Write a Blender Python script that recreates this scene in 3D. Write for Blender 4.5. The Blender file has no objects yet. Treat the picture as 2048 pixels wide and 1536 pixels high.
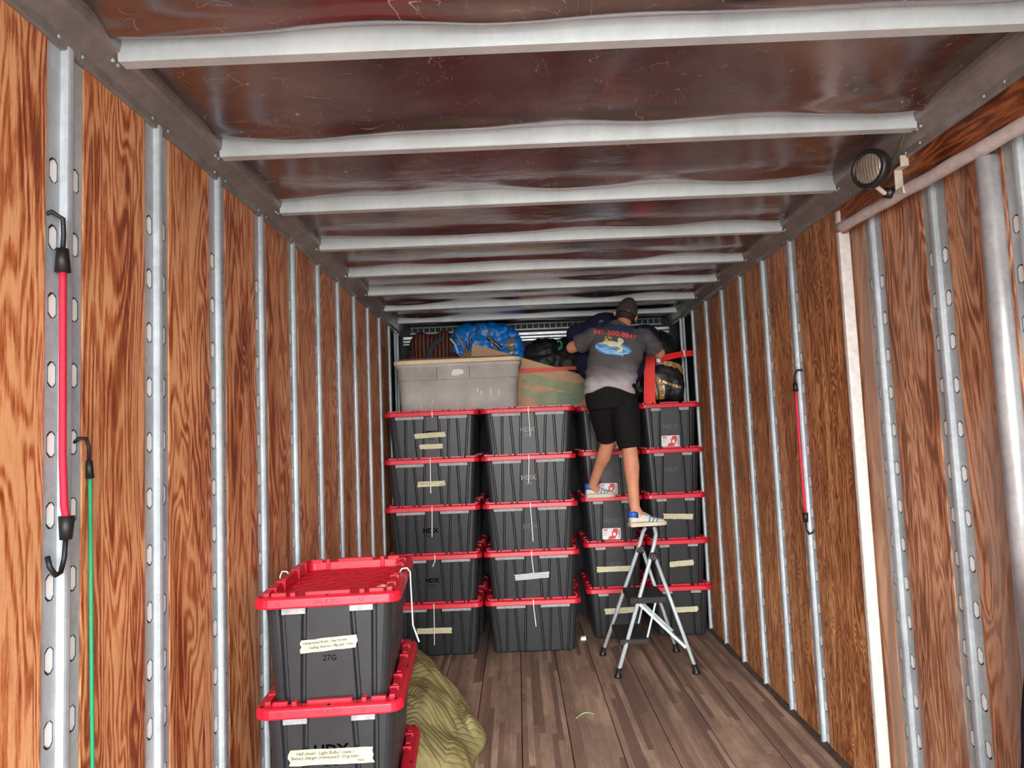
import bpy, bmesh, math, random
from mathutils import Vector, Matrix, noise
from mathutils.bvhtree import BVHTree
random.seed(7)
R = math.radians
scn = bpy.context.scene
C = scn.collection

# ------------------------------------------------------------------ camera
W = 2.55                      # inside width of the truck body
cam = bpy.data.cameras.new('camera'); camo = bpy.data.objects.new('camera', cam); C.objects.link(camo)
cam.sensor_width = 36.0; cam.lens = 1384.0 / 2048 * 36; cam.clip_start = 0.05
pit, yaw, rol = R(4.229), R(-0.215), R(-2.297)
fwd = Vector((math.sin(yaw)*math.cos(pit), math.cos(yaw)*math.cos(pit), math.sin(pit)))
rt = Vector((math.cos(yaw), -math.sin(yaw), 0)); up = rt.cross(fwd)
r2 = math.cos(rol)*rt + math.sin(rol)*up; u2 = -math.sin(rol)*rt + math.cos(rol)*up
camo.matrix_world = Matrix((( r2.x, u2.x, -fwd.x, 1.056), (r2.y, u2.y, -fwd.y, 0.0), (r2.z, u2.z, -fwd.z, 1.621), (0, 0, 0, 1)))
scn.camera = camo

# ------------------------------------------------------------------ light
wd = bpy.data.worlds.new('overcast_sky'); scn.world = wd; wd.use_nodes = True
bg = wd.node_tree.nodes['Background']; bg.inputs[0].default_value = (0.93, 0.97, 1.0, 1); bg.inputs[1].default_value = 5.3
sl = bpy.data.lights.new('fill_sun', 'SUN'); sl.energy = 5.4; sl.angle = R(50); sl.color = (1.0, 0.97, 0.93)  # very soft sun added from behind to even out the light deep inside
so = bpy.data.objects.new('fill_sun', sl); C.objects.link(so)
so.rotation_euler = Vector((0.06, 1.0, -0.16)).to_track_quat('-Z', 'Y').to_euler()
scn.view_settings.view_transform = 'Standard'; scn.view_settings.look = 'None'
scn.view_settings.exposure = 0.55; scn.view_settings.gamma = 1.0; scn.view_settings.use_curve_mapping = False
scn.cycles.max_bounces = 16; scn.cycles.diffuse_bounces = 8; scn.cycles.glossy_bounces = 6

# ------------------------------------------------------------------ materials
MATS = {}
class NT:
    def __init__(s, name):
        s.m = bpy.data.materials.new(name); s.m.use_nodes = True; s.t = s.m.node_tree; s.n = s.t.nodes
        s.b = s.n['Principled BSDF']; MATS[name] = s.m
    def add(s, typ, **kw):
        n = s.n.new(typ)
        for k, v in kw.items():
            if k in n.inputs: n.inputs[k].default_value = v
            else: setattr(n, k, v)
        return n
    def ln(s, a, ao, b, bi): s.t.links.new(a.outputs[ao], b.inputs[bi])
    def coords(s, scale=(1, 1, 1), rnd=True):
        tc = s.add('ShaderNodeTexCoord'); mp = s.add('ShaderNodeMapping'); mp.inputs['Scale'].default_value = scale
        if rnd:
            oi = s.add('ShaderNodeObjectInfo'); mu = s.add('ShaderNodeMath', operation='MULTIPLY'); mu.inputs[1].default_value = 37.0
            s.ln(oi, 'Random', mu, 0); ad = s.add('ShaderNodeVectorMath', operation='ADD')
            s.ln(tc, 'Object', ad, 0); s.ln(mu, 0, ad, 1); s.ln(ad, 0, mp, 'Vector')
        else: s.ln(tc, 'Object', mp, 'Vector')
        return mp
    def noise(s, mp, scale, detail=4, rough=.55, dist=0.0):
        n = s.add('ShaderNodeTexNoise'); n.inputs['Scale'].default_value = scale; n.inputs['Detail'].default_value = detail
        n.inputs['Roughness'].default_value = rough; n.inputs['Distortion'].default_value = dist
        s.ln(mp, 0, n, 'Vector'); return n
    def ramp(s, src, so, stops, interp='LINEAR'):
        r = s.add('ShaderNodeValToRGB'); e = r.color_ramp.elements; r.color_ramp.interpolation = interp
        while len(e) < len(stops): e.new(0.5)
        for i, (p, c) in enumerate(stops):
            e[i].position = p; e[i].color = (*c, 1) if len(c) == 3 else c
        s.ln(src, so, r, 'Fac'); return r
    def mix(s, fac, a, b, blend='MIX', f=None):
        m = s.add('ShaderNodeMix', data_type='RGBA', blend_type=blend)
        if fac is not None: s.t.links.new(fac, m.inputs[0])
        else: m.inputs[0].default_value = f
        for i, x in ((6, a), (7, b)):
            if isinstance(x, tuple): m.inputs[i].default_value = (*x, 1)
            else: s.t.links.new(x, m.inputs[i])
        return m.outputs[2]
    def bump(s, src, strength, dist=.01):
        b = s.add('ShaderNodeBump'); b.inputs['Strength'].default_value = strength; b.inputs['Distance'].default_value = dist
        s.t.links.new(src, b.inputs['Height']); s.ln(b, 0, s.b, 'Normal'); return b
    def col(s, x):
        if isinstance(x, tuple): s.b.inputs['Base Color'].default_value = (*x, 1)
        else: s.t.links.new(x, s.b.inputs['Base Color'])
    def set(s, rough=.5, metal=0.0, spec=None):
        s.b.inputs['Roughness'].default_value = rough; s.b.inputs['Metallic'].default_value = metal
        if spec is not None: s.b.inputs['Specular IOR Level'].default_value = spec

def srgb(r, g, b):
    f = lambda c: (c/255/12.92) if c/255 <= .04045 else ((c/255+.055)/1.055)**2.4
    return (f(r), f(g), f(b))

def mat_simple(name, col, rough=.5, metal=0, var=.25, scale=20, bump=.1, spec=None, bscale=None):
    t = NT(name); mp = t.coords(); n = t.noise(mp, scale)
    lo = tuple(c*(1-var) for c in col); hi = tuple(min(1, c*(1+var)) for c in col)
    r = t.ramp(n, 'Fac', [(.3, lo), (.7, hi)]); t.col(r.outputs[0]); t.set(rough, metal, spec)
    if bump:
        n2 = t.noise(mp, bscale or scale*3); t.bump(n2.outputs['Fac'], bump, .004)
    return t

def mat_ply(name, dark, mid, light, along=2, freq=26, warp=1.0, worn=None):
    """rotary-cut plywood: contour lines of a stretched noise field, plus pores"""
    t = NT(name); sc = [6.0, 6.0, 6.0]; sc[along] = .9
    mp = t.coords(tuple(sc)); n = t.noise(mp, 1.3*warp, 2, .45, .6)
    def waves(src, fr):
        mu = t.add('ShaderNodeMath', operation='MULTIPLY'); mu.inputs[1].default_value = fr; t.ln(src, 'Fac', mu, 0)
        si = t.add('ShaderNodeMath', operation='SINE'); t.ln(mu, 0, si, 0); return si
    lines = waves(n, freq*3.6); blot = waves(t.noise(mp, .8*warp, 4, .6, .8), freq*.62)
    fs = [75, 75, 75]; fs[along] = 5.5
    mp2 = t.coords(tuple(fs)); fib = t.noise(mp2, 2.2, 5, .75, .4)
    def madd(src, so, k, add):
        q = t.add('ShaderNodeMath', operation='MULTIPLY_ADD'); q.inputs[1].default_value = k; t.ln(src, so, q, 0)
        if isinstance(add, float): q.inputs[2].default_value = add
        else: t.ln(add, 0, q, 2)
        return q
    mxf = madd(lines, 0, .17, madd(blot, 0, .13, madd(fib, 'Fac', 1.25, -.12)))
    r = t.ramp(mxf, 0, [(.26, dark), (.49, mid), (.70, light), (1.0, tuple(min(1, c*1.15) for c in light))])
    big = t.noise(t.coords((1, 1, .6)), 2.2, 3); rb = t.ramp(big, 'Fac', [(.3, (.74, .70, .66)), (.7, (1.1, 1.1, 1.1))])
    c = t.mix(None, r.outputs[0], rb.outputs[0], 'MULTIPLY', .75)
    if worn:
        ws = [5, 5, 5]; ws[along] = .5
        wn = t.noise(t.coords(tuple(ws)), 1.3, 5, .6, .4); wr = t.ramp(wn, 'Fac', [(.52, (0, 0, 0)), (.66, (.75, .75, .75))])
        c = t.mix(wr.outputs[0], c, worn)
    t.col(c); t.set(.42, 0, .4); t.bump(mxf.outputs[0], .25, .003)
    return t

mat_ply('plywood_red', srgb(126, 58, 30), srgb(188, 106, 60), srgb(226, 164, 114))
mat_ply('plywood_brown', srgb(128, 74, 40), srgb(184, 118, 70), srgb(222, 164, 112), freq=34, warp=1.6)
mat_ply('plywood_header', srgb(70, 28, 12), srgb(122, 58, 26), srgb(172, 100, 52), along=1, freq=22)
mat_ply('plywood_worn', srgb(124, 76, 50), srgb(172, 112, 80), srgb(212, 160, 126), freq=28, worn=srgb(164, 148, 138))
mat_ply('plywood_pale', srgb(150, 104, 78), srgb(176, 128, 98), srgb(196, 150, 118), freq=10, worn=srgb(150, 120, 100))

def galv(name, c, rough, metal, var=.16, sp=.7):
    t = NT(name); mp = t.coords(); v = t.add('ShaderNodeTexVoronoi'); v.inputs['Scale'].default_value = 55; t.ln(mp, 0, v, 'Vector')
    n = t.noise(t.coords((1, 1, .5)), 7, 5, .65)
    lo = tuple(x*(1-var*1.8) for x in c); hi = tuple(min(1, x*(1+var)) for x in c)
    r = t.ramp(n, 'Fac', [(.28, lo), (.66, hi)]); vr = t.ramp(v, 'Color', [(0, (.86, .86, .88)), (1, (1.1, 1.1, 1.1))])
    t.col(t.mix(None, r.outputs[0], vr.outputs[0], 'MULTIPLY', sp)); t.set(rough, metal)
    t.bump(n.outputs['Fac'], .08, .003)
galv('galvanized', srgb(184, 192, 197), .5, .25)
galv('galvanized_dark', srgb(146, 151, 155), .45, .5)
galv('bow_steel', srgb(206, 215, 218), .45, .15, .08, .2)
galv('rail_steel', srgb(150, 144, 140), .36, .35)
galv('pipe_steel', srgb(176, 176, 178), .3, .4)
galv('aluminium', srgb(205, 212, 212), .28, .8)
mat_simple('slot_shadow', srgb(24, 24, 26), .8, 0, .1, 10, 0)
mat_simple('slot_white', srgb(244, 245, 242), .7, 0, .04, 10, 0)
mat_simple('skin_dark', srgb(38, 38, 40), .7, 0, .2, 10, 0)
mat_simple('skin_outer', srgb(200, 202, 204), .6, 0, .05, 3, 0)
mat_simple('white_paint', srgb(214, 208, 204), .5, 0, .14, 30, .5)
mat_simple('lilac_paint', srgb(206, 194, 191), .45, 0, .14, 24, .5)
mat_simple('ground_concrete', srgb(170, 168, 162), .9, 0, .1, 3, .1)

def mat_ceiling():
    t = NT('ceiling_sheet'); mp = t.coords((1, 1, 1), False)
    n = t.noise(mp, 2.3, 4, .6, .6); r = t.ramp(n, 'Fac', [(.3, srgb(142, 130, 136)), (.7, srgb(180, 168, 166))])
    c = r.outputs[0]; tot = None
    for k, (cs, ns) in enumerate((((3.2, 9, 1), 1.6), ((7, 3.4, 1), 1.9), ((5, 5, 1), 2.7))):       # hairline scratches
        sc = t.noise(t.coords(cs, False), ns, 1.5, .5, .7); ab = t.add('ShaderNodeMath', operation='SUBTRACT'); ab.inputs[1].default_value = .5+.03*k; t.ln(sc, 'Fac', ab, 0)
        a2 = t.add('ShaderNodeMath', operation='ABSOLUTE'); t.ln(ab, 0, a2, 0); sr = t.ramp(a2, 0, [(0, (1, 1, 1)), (.0042, (0, 0, 0))])
        mk = t.noise(t.coords((1, 1, 1), False), 5.5+3*k, 3, .7); mr = t.ramp(mk, 'Fac', [(.53, (0, 0, 0)), (.60, (1, 1, 1))])
        f = t.mix(None, sr.outputs[0], mr.outputs[0], 'MULTIPLY', 1.0); c = t.mix(f, c, srgb(205, 196, 192)); tot = f if tot is None else t.mix(None, tot, f, 'ADD', 1.0)
    t.col(c); t.set(.2, .92); mm = t.add('ShaderNodeMapRange'); mm.inputs[3].default_value = .92; mm.inputs[4].default_value = .25; t.t.links.new(tot, mm.inputs[0]); t.ln(mm, 0, t.b, 'Metallic')
    rr = t.ramp(n, 'Fac', [(.3, (.15, .15, .15)), (.75, (.3, .3, .3))]); t.ln(rr, 0, t.b, 'Roughness')
    nb = t.noise(t.coords((1, 2.2, 1), False), 3.0, 3); t.bump(nb.outputs['Fac'], .35, .012)
mat_ceiling()

def mat_floor():
    t = NT('floor_wood'); tc = t.add('ShaderNodeTexCoord'); sx = t.add('ShaderNodeSeparateXYZ'); t.ln(tc, 'Object', sx, 0)
    d = t.add('ShaderNodeMath', operation='DIVIDE'); d.inputs[1].default_value = .0319; t.ln(sx, 'X', d, 0)
    fl = t.add('ShaderNodeMath', operation='FLOOR'); t.ln(d, 0, fl, 0)
    wn = t.add('ShaderNodeTexWhiteNoise', noise_dimensions='1D'); t.ln(fl, 0, wn, 'W')
    # lamella joints along the length
    ad = t.add('ShaderNodeMath', operation='MULTIPLY_ADD'); ad.inputs[1].default_value = 9.0; t.ln(wn, 'Value', ad, 0)
    dy = t.add('ShaderNodeMath', operation='MULTIPLY'); dy.inputs[1].default_value = .8; t.ln(sx, 'Y', dy, 0); t.ln(dy, 0, ad, 2)
    f2 = t.add('ShaderNodeMath', operation='FLOOR'); t.ln(ad, 0, f2, 0)
    cb = t.add('ShaderNodeCombineXYZ'); t.ln(fl, 0, cb, 0); t.ln(f2, 0, cb, 1)
    w2 = t.add('ShaderNodeTexWhiteNoise', noise_dimensions='3D'); t.ln(cb, 0, w2, 'Vector')
    strip = t.ramp(w2, 'Value', [(0, srgb(124, 98, 86)), (.45, srgb(170, 140, 122)), (1, srgb(200, 172, 150))])
    g = t.noise(t.coords((30, 1.6, 30), False), 3, 5, .7, .3); gr = t.ramp(g, 'Fac', [(.3, (.68, .66, .64)), (.7, (1.12, 1.12, 1.12))])
    c = t.mix(None, strip.outputs[0], gr.outputs[0], 'MULTIPLY', .8)
    dn = t.noise(t.coords((2.2, .7, 1), False), 2.2, 6, .65, .5); dr = t.ramp(dn, 'Fac', [(.36, (.62, .62, .62)), (.62, (0, 0, 0))])
    c = t.mix(dr.outputs[0], c, srgb(108, 92, 82)); d3 = t.noise(t.coords((9, .9, 1), False), 2.4, 6, .7, .8); r3 = t.ramp(d3, 'Fac', [(.30, (.55, .55, .55)), (.46, (0, 0, 0))]); c = t.mix(r3.outputs[0], c, srgb(84, 70, 62))
    t.col(c); t.set(.55, 0, .35); t.bump(g.outputs['Fac'], .3, .003)
mat_floor()

mat_simple('bin_black', srgb(42, 43, 46), .38, 0, .12, 14, .12, .45, 260)
mat_simple('lid_red', srgb(205, 24, 48), .38, 0, .06, 8, .05, .45, 200)
mat_simple('tab_grey', srgb(150, 152, 154), .5, 0, .25, 40, 0)
mat_simple('hole_black', (.004, .004, .004), .8, 0, 0, 5, 0)
mat_simple('tape_cream', srgb(204, 199, 164), .7, 0, .06, 40, .2)
mat_simple('tape_blue', srgb(188, 198, 200), .7, 0, .06, 40, .2)
mat_simple('ink', srgb(34, 32, 36), .7, 0, 0, 5, 0)
mat_simple('ink_faint', srgb(128, 122, 100), .7, 0, 0, 5, 0)
mat_simple('logo_dark', srgb(8, 8, 9), .9, 0, 0, 5, 0, .0)
mat_simple('logo_pale', srgb(128, 132, 136), .6, 0, .3, 60, 0)
mat_simple('logo_faint', srgb(70, 73, 78), .5, 0, .2, 60, 0)
mat_simple('lid_print', srgb(176, 18, 42), .5, 0, 0, 5, 0)
mat_simple('lid_print_pale', srgb(240, 150, 160), .5, 0, 0, 5, 0)
mat_simple('zip_white', srgb(226, 224, 218), .45, 0, .05, 10, 0)
mat_simple('sticker_white', srgb(226, 224, 226), .4, 0, .03, 10, 0)
mat_simple('sticker_red', srgb(206, 52, 50), .4, 0, .1, 30, 0)
mat_simple('sticker_grey', srgb(150, 150, 156), .4, 0, .3, 300, 0)
mat_simple('ladder_grey', srgb(188, 199, 204), .4, .1, .06, 20, .1)
mat_simple('step_black', srgb(44, 42, 42), .75, 0, .3, 60, .5)
mat_simple('rubber', srgb(20, 20, 21), .5, 0, .1, 20, .1)
mat_simple('tote_grey', srgb(186, 182, 176), .6, 0, .20, 5, .2)
mat_simple('tote_lid', srgb(228, 206, 168), .6, 0, .1, 9, .15)
mat_simple('tote_lid_top', srgb(120, 104, 86), .7, 0, .2, 9, .15)
mat_simple('paper_label', srgb(238, 234, 224), .8, 0, .08, 20, .1)
mat_simple('cardboard', srgb(212, 172, 134), .85, 0, .06, 12, .15)
mat_simple('green_tape', srgb(146, 152, 106), .5, 0, .18, 9, .2)
mat_simple('green_tape_deep', srgb(112, 136, 92), .45, 0, .18, 9, .2)
mat_simple('brown_tape', srgb(148, 118, 84), .3, 0, .2, 14, .3)
mat_simple('gold_tape', srgb(166, 128, 82), .22, .1, .25, 14, .6)
mat_simple('blue_tarp', srgb(24, 124, 214), .34, 0, .25, 12, 1.0, .5, 30)
mat_simple('tarp_band', srgb(26, 30, 50), .6, 0, .2, 20, .2)
mat_simple('band_white', srgb(190, 190, 196), .6, 0, .1, 20, .1)
mat_simple('black_bag', srgb(24, 24, 25), .5, 0, .3, 8, .6, .5, 22)
mat_simple('navy_cloth', srgb(34, 37, 62), .85, 0, .16, 6, .7, .2, 12)
mat_simple('strap_red', srgb(250, 40, 34), .55, 0, .06, 60, .3)
mat_simple('strap_coral', srgb(236, 88, 66), .55, 0, .06, 60, .3)
mat_simple('chrome', srgb(200, 200, 204), .2, .95, .05, 20, 0)
mat_simple('cord_red', srgb(196, 22, 58), .5, 0, .1, 200, .4)
mat_simple('cord_green', srgb(24, 150, 104), .5, 0, .1, 200, .4)
mat_simple('cord_core', srgb(120, 12, 30), .5, 0, .1, 200, .4)
mat_simple('leaf_green', srgb(142, 176, 116), .5, 0, .15, 30, .2)
mat_simple('leaf_tan', srgb(206, 172, 120), .6, 0, .15, 30, .2)
mat_simple('skin', srgb(206, 142, 110), .5, 0, .1, 24, .15, .35)
mat_simple('hair', srgb(44, 30, 24), .7, 0, .3, 120, .6)
mat_simple('cap_cloth', srgb(66, 58, 56), .9, 0, .15, 30, .3)
mat_simple('shorts_black', srgb(22, 21, 22), .85, 0, .12, 14, .4, .2)
mat_simple('shoe_white', srgb(214, 206, 192), .55, 0, .06, 20, .1)
mat_simple('shoe_sole', srgb(208, 196, 174), .6, 0, .08, 20, .1)
mat_simple('shoe_blue', srgb(40, 96, 196), .5, 0, .08, 20, .1)
mat_simple('stripe_blue', srgb(84, 130, 184), .5, 0, .08, 20, .1)
mat_simple('print_red', srgb(240, 84, 74), .6, 0, .1, 40, 0)
mat_simple('print_navy', srgb(50, 58, 88), .7, 0, .2, 30, 0)
mat_simple('print_blue', srgb(82, 152, 214), .6, 0, .15, 40, 0)
mat_simple('print_sky', srgb(166, 208, 238), .6, 0, .1, 40, 0)
mat_simple('print_cream', srgb(222, 214, 170), .6, 0, .1, 40, 0)
mat_simple('print_yellow', srgb(214, 190, 84), .6, 0, .1, 40, 0)
mat_simple('lamp_black', srgb(36, 34, 34), .35, 0, .15, 20, .15)
mat_simple('lamp_glass', srgb(158, 148, 136), .18, .3, .15, 60, .5)
mat_simple('lamp_line', srgb(96, 82, 72), .3, .2, .1, 60, 0)
mat_simple('bracket_cream', srgb(206, 196, 176), .45, 0, .12, 20, .2)
mat_simple('wire_black', srgb(26, 26, 26), .5, 0, 0, 5, 0)
mat_simple('wire_green', srgb(112, 150, 104), .5, 0, 0, 5, 0)
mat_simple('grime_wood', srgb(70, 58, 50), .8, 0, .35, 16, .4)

def mat_shirt():
    t = NT('shirt_cloth'); tc = t.add('ShaderNodeTexCoord'); sx = t.add('ShaderNodeSeparateXYZ'); t.ln(tc, 'Object', sx, 0)
    n = t.noise(t.coords((1, 1, 1), False), 9, 4); ad = t.add('ShaderNodeMath', operation='MULTIPLY_ADD'); ad.inputs[1].default_value = .07
    t.ln(n, 'Fac', ad, 0); t.ln(sx, 'Z', ad, 2)
    mr = t.add('ShaderNodeMapRange'); mr.inputs[1].default_value = 1.995; mr.inputs[2].default_value = 2.13; t.ln(ad, 0, mr, 0)
    r = t.ramp(mr, 0, [(0, srgb(176, 168, 172)), (.5, srgb(124, 118, 122)), (1, srgb(88, 85, 89))])      # dry hem, damp back
    t.col(r.outputs[0]); t.set(.85, 0, .2)
    w = t.noise(t.coords((3, 3, 9), False), 3.2, 3, .5, .8); t.bump(w.outputs['Fac'], .8, .014)
mat_shirt()

def mat_quilt(name, c1, c2, c3, scale, axis='X', rough=.85, zig=0.0):
    t = NT(name); mp = t.coords((1, 1, 1), False)
    w = t.add('ShaderNodeTexWave', bands_direction=axis); w.inputs['Scale'].default_value = scale
    w.inputs['Distortion'].default_value = 2.2; w.inputs['Detail'].default_value = 1; w.inputs['Detail Scale'].default_value = .8
    t.ln(mp, 0, w, 'Vector'); r = t.ramp(w, 'Fac', [(.1, c1), (.5, c2), (.9, c3)])
    n = t.noise(mp, 4, 4); nr = t.ramp(n, 'Fac', [(.3, (.75, .75, .75)), (.7, (1.1, 1.1, 1.1))])
    t.col(t.mix(None, r.outputs[0], nr.outputs[0], 'MULTIPLY', .7)); t.set(rough, 0, .2); t.bump(w.outputs['Fac'], .7, .012)
mat_quilt('quilt_maroon', srgb(58, 34, 30), srgb(96, 58, 48), srgb(126, 80, 62), 9, 'X')
mat_quilt('quilt_plum', srgb(70, 44, 58), srgb(98, 62, 80), srgb(110, 74, 92), 16, 'Z')
def mat_olive():
    t = NT('quilt_olive'); mp = t.coords((1, 1, 1), False)
    n = t.noise(mp, 60, 3); n1 = t.noise(mp, 5, 3)
    r = t.ramp(n1, 'Fac', [(.3, srgb(138, 128, 84)), (.7, srgb(164, 154, 108))]); t.col(r.outputs[0]); t.set(.9, 0, .2); t.bump(n.outputs['Fac'], .3, .004)
mat_olive()

# ------------------------------------------------------------------ helpers
def wm(o):
    m = o.matrix_basis.copy()
    return (wm(o.parent) @ o.matrix_parent_inverse @ m) if o.parent else m

def link(name, me, mat, parent=None, world=False, smooth=False):
    o = bpy.data.objects.new(name, me); C.objects.link(o)
    if mat and not me.materials: me.materials.append(MATS[mat])
    if parent:
        o.parent = parent
        if world: o.matrix_parent_inverse = wm(parent).inverted()
    if smooth:
        for p in me.polygons: p.use_smooth = True
    return o

def thing(name, label, cat, loc=(0, 0, 0), rz=0, group=None):
    o = bpy.data.objects.new(name, None); C.objects.link(o); o.empty_display_size = .05
    o.location = loc; o.rotation_euler = (0, 0, rz); o['label'] = label; o['category'] = cat
    if group: o['group'] = group
    return o
def tag(o, label, cat, group=None):
    o['label'] = label; o['category'] = cat
    if group: o['group'] = group
    return o
def struct(o): o['kind'] = 'structure'; return o

class MB:
    def __init__(s): s.v = []; s.f = []
    def pts(s, P): i = len(s.v); s.v += [tuple(p) for p in P]; return list(range(i, i+len(P)))
    def face(s, P): s.f.append(s.pts(P)); return s
    def box(s, c, d, M=None):
        x, y, z = [k/2 for k in d]; c = Vector(c)
        P = [Vector(p) for p in ((-x,-y,-z),(x,-y,-z),(x,y,-z),(-x,y,-z),(-x,-y,z),(x,-y,z),(x,y,z),(-x,y,z))]
        if M: P = [M @ p for p in P]
        i = s.pts([p+c for p in P])
        for q in ((0,3,2,1),(4,5,6,7),(0,1,5,4),(1,2,6,5),(2,3,7,6),(3,0,4,7)): s.f.append([i[k] for k in q])
        return s
    def bar(s, a, b, w, h, upv=(0, 0, 1)):
        a, b = Vector(a), Vector(b); d = (b-a); L = d.length; d.normalize(); u = Vector(upv)
        sd = d.cross(u).normalized(); u = sd.cross(d).normalized()
        M = Matrix((d, sd, u)).transposed(); s.box((a+b)/2, (L, w, h), M); return s
    def loft(s, rings, cap=True, close=False):
        n = len(rings[0]); I = [s.pts(r) for r in rings]
        m = len(I)
        for k in range(m if close else m-1):
            A, B = I[k], I[(k+1) % m]
            for j in range(n): s.f.append([A[j], A[(j+1) % n], B[(j+1) % n], B[j]])
        if cap and not close: s.f.append(I[0][::-1]); s.f.append(I[-1])
        return s
    def tube(s, path, r, n=10, cap=True, close=False):
        P = [Vector(p) for p in path]; m = len(P); rings = []; prev = None
        for k in range(m):
            if close: d = P[(k+1) % m]-P[k-1]
            else: d = P[min(k+1, m-1)]-P[max(k-1, 0)]
            d.normalize()
            if prev is None:
                u = Vector((0, 0, 1)) if abs(d.z) < .9 else Vector((1, 0, 0)); u = (u-d*u.dot(d)).normalized()
            else: u = (prev-d*prev.dot(d)).normalized()
            prev = u; w = d.cross(u); rr = r[k] if isinstance(r, (list, tuple)) else r
            ra, rb = rr if isinstance(rr, tuple) else (rr, rr)
            rings.append([P[k]+u*math.cos(2*math.pi*j/n)*ra+w*math.sin(2*math.pi*j/n)*rb for j in range(n)])
        return s.loft(rings, cap, close)
    def ellipsoid(s, c, r, n=16, m=10, M=None):
        c = Vector(c); rings = []
        for k in range(1, m):
            a = math.pi*k/m; ring = []
            for j in range(n):
                b = 2*math.pi*j/n; p = Vector((r[0]*math.sin(a)*math.cos(b), r[1]*math.sin(a)*math.sin(b), -r[2]*math.cos(a)))
                ring.append(c+(M @ p if M else p))
            rings.append(ring)
        t0 = Vector((0, 0, -r[2])); t1 = Vector((0, 0, r[2]))
        if M: t0 = M @ t0; t1 = M @ t1
        base = len(s.v); s.loft(rings, False); a = s.pts([c+t0])[0]; b = s.pts([c+t1])[0]
        for j in range(n):
            s.f.append([a, base+(j+1) % n, base+j]); L = base+(m-2)*n; s.f.append([b, L+j, L+(j+1) % n])
        return s
    def prism(s, poly, y0, y1, fn=None):
        """poly = (x,z) outline, extruded along y (or through fn)"""
        fn = fn or (lambda x, y, z: (x, y, z))
        return s.loft([[fn(x, y0, z) for x, z in poly], [fn(x, y1, z) for x, z in poly]])
    def ribbon(s, path, w, side, th=.002):
        P = [Vector(p) for p in path]; sd = Vector(side).normalized(); rings = []
        for k in range(len(P)):
            d = (P[min(k+1, len(P)-1)]-P[max(k-1, 0)]).normalized(); nn = d.cross(sd).normalized(); s2 = nn.cross(d).normalized()
            ww = (w[k] if isinstance(w, (list, tuple)) else w)/2
            rings.append([P[k]+s2*ww+nn*th/2, P[k]-s2*ww+nn*th/2, P[k]-s2*ww-nn*th/2, P[k]+s2*ww-nn*th/2])
        return s.loft(rings)
    def mesh(s, name, fix=True):
        me = bpy.data.meshes.new(name); me.from_pydata(s.v, [], s.f)
        if fix:
            bm = bmesh.new(); bm.from_mesh(me); bmesh.ops.recalc_face_normals(bm, faces=bm.faces); bm.to_mesh(me); bm.free()
        me.update(); return me
    def build(s, name, mat, parent=None, world=False, smooth=False): return link(name, s.mesh(name), mat, parent, world, smooth)

def bevel(o, w=.004, seg=2):
    m = o.modifiers.new('bevel', 'BEVEL'); m.width = w; m.segments = seg; m.limit_method = 'ANGLE'; m.angle_limit = R(35); return o

SCR = bpy.data.scenes.new('scratch')
def evaluated(o):
    SCR.collection.objects.link(o); vl = SCR.view_layers[0]; vl.update(); dg = vl.depsgraph; dg.update()
    me = bpy.data.meshes.new_from_object(o.evaluated_get(dg)); bpy.data.objects.remove(o); return me
def remeshed(mb, voxel, iters=6, name='m', disp=None):
    """union of closed shapes -> one continuous surface"""
    o = bpy.data.objects.new('tmp', mb.mesh('tmp'))
    m = o.modifiers.new('r', 'REMESH'); m.mode = 'VOXEL'; m.voxel_size = voxel
    sm = o.modifiers.new('s', 'SMOOTH'); sm.iterations = iters; sm.factor = .5
    me = evaluated(o); me.name = name
    if disp:
        N = [v.normal.copy() for v in me.vertices]; Q = [v.co.copy() for v in me.vertices]
        Q = [q+n_*disp(q) for q, n_ in zip(Q, N)]; me.vertices.foreach_set('co', [c for q in Q for c in q]); me.update()
    for p in me.polygons: p.use_smooth = True
    return me

_tx = {}
def text_mesh(s, size, offset=0.0, shear=0.0, space=1.0):
    key = (s, size, offset, shear, space)
    if key not in _tx:
        cu = bpy.data.curves.new('t', 'FONT'); cu.body = s; cu.size = size; cu.align_x = 'CENTER'; cu.align_y = 'CENTER'
        cu.offset = offset; cu.shear = shear; cu.space_character = space; cu.resolution_u = 2
        me = evaluated(bpy.data.objects.new('t', cu))
        _tx[key] = ([tuple(v.co) for v in me.vertices], [list(p.vertices) for p in me.polygons])
        bpy.data.meshes.remove(me)
    return _tx[key]

# ------------------------------------------------------------------ the setting
Y0, Y1 = -0.45, 6.45          # open rear end, front wall
ZR, ZB, ZC = 2.587, 2.630, 2.676   # rail underside, bow underside, ceiling sheet
struct(MB().face([(-40, -40, -1.2), (40, -40, -1.2), (40, 40, -1.2), (-40, 40, -1.2)]).build('ground', 'ground_concrete'))

# floor: boards laid lengthwise
fl = struct(MB().box((W/2, (Y0+Y1)/2, -.05), (W+.1, Y1-Y0, .05)).build('floor', 'grime_wood'))
nb = 10; bw = W/nb
for i in range(nb):
    o = MB().box((bw*(i+.5), (Y0+Y1)/2, -.0125-random.uniform(0, .0012)), (bw-.005, Y1-Y0, .025)).build('floor_board', 'floor_wood', fl)
    bevel(o, .002, 1)

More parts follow.
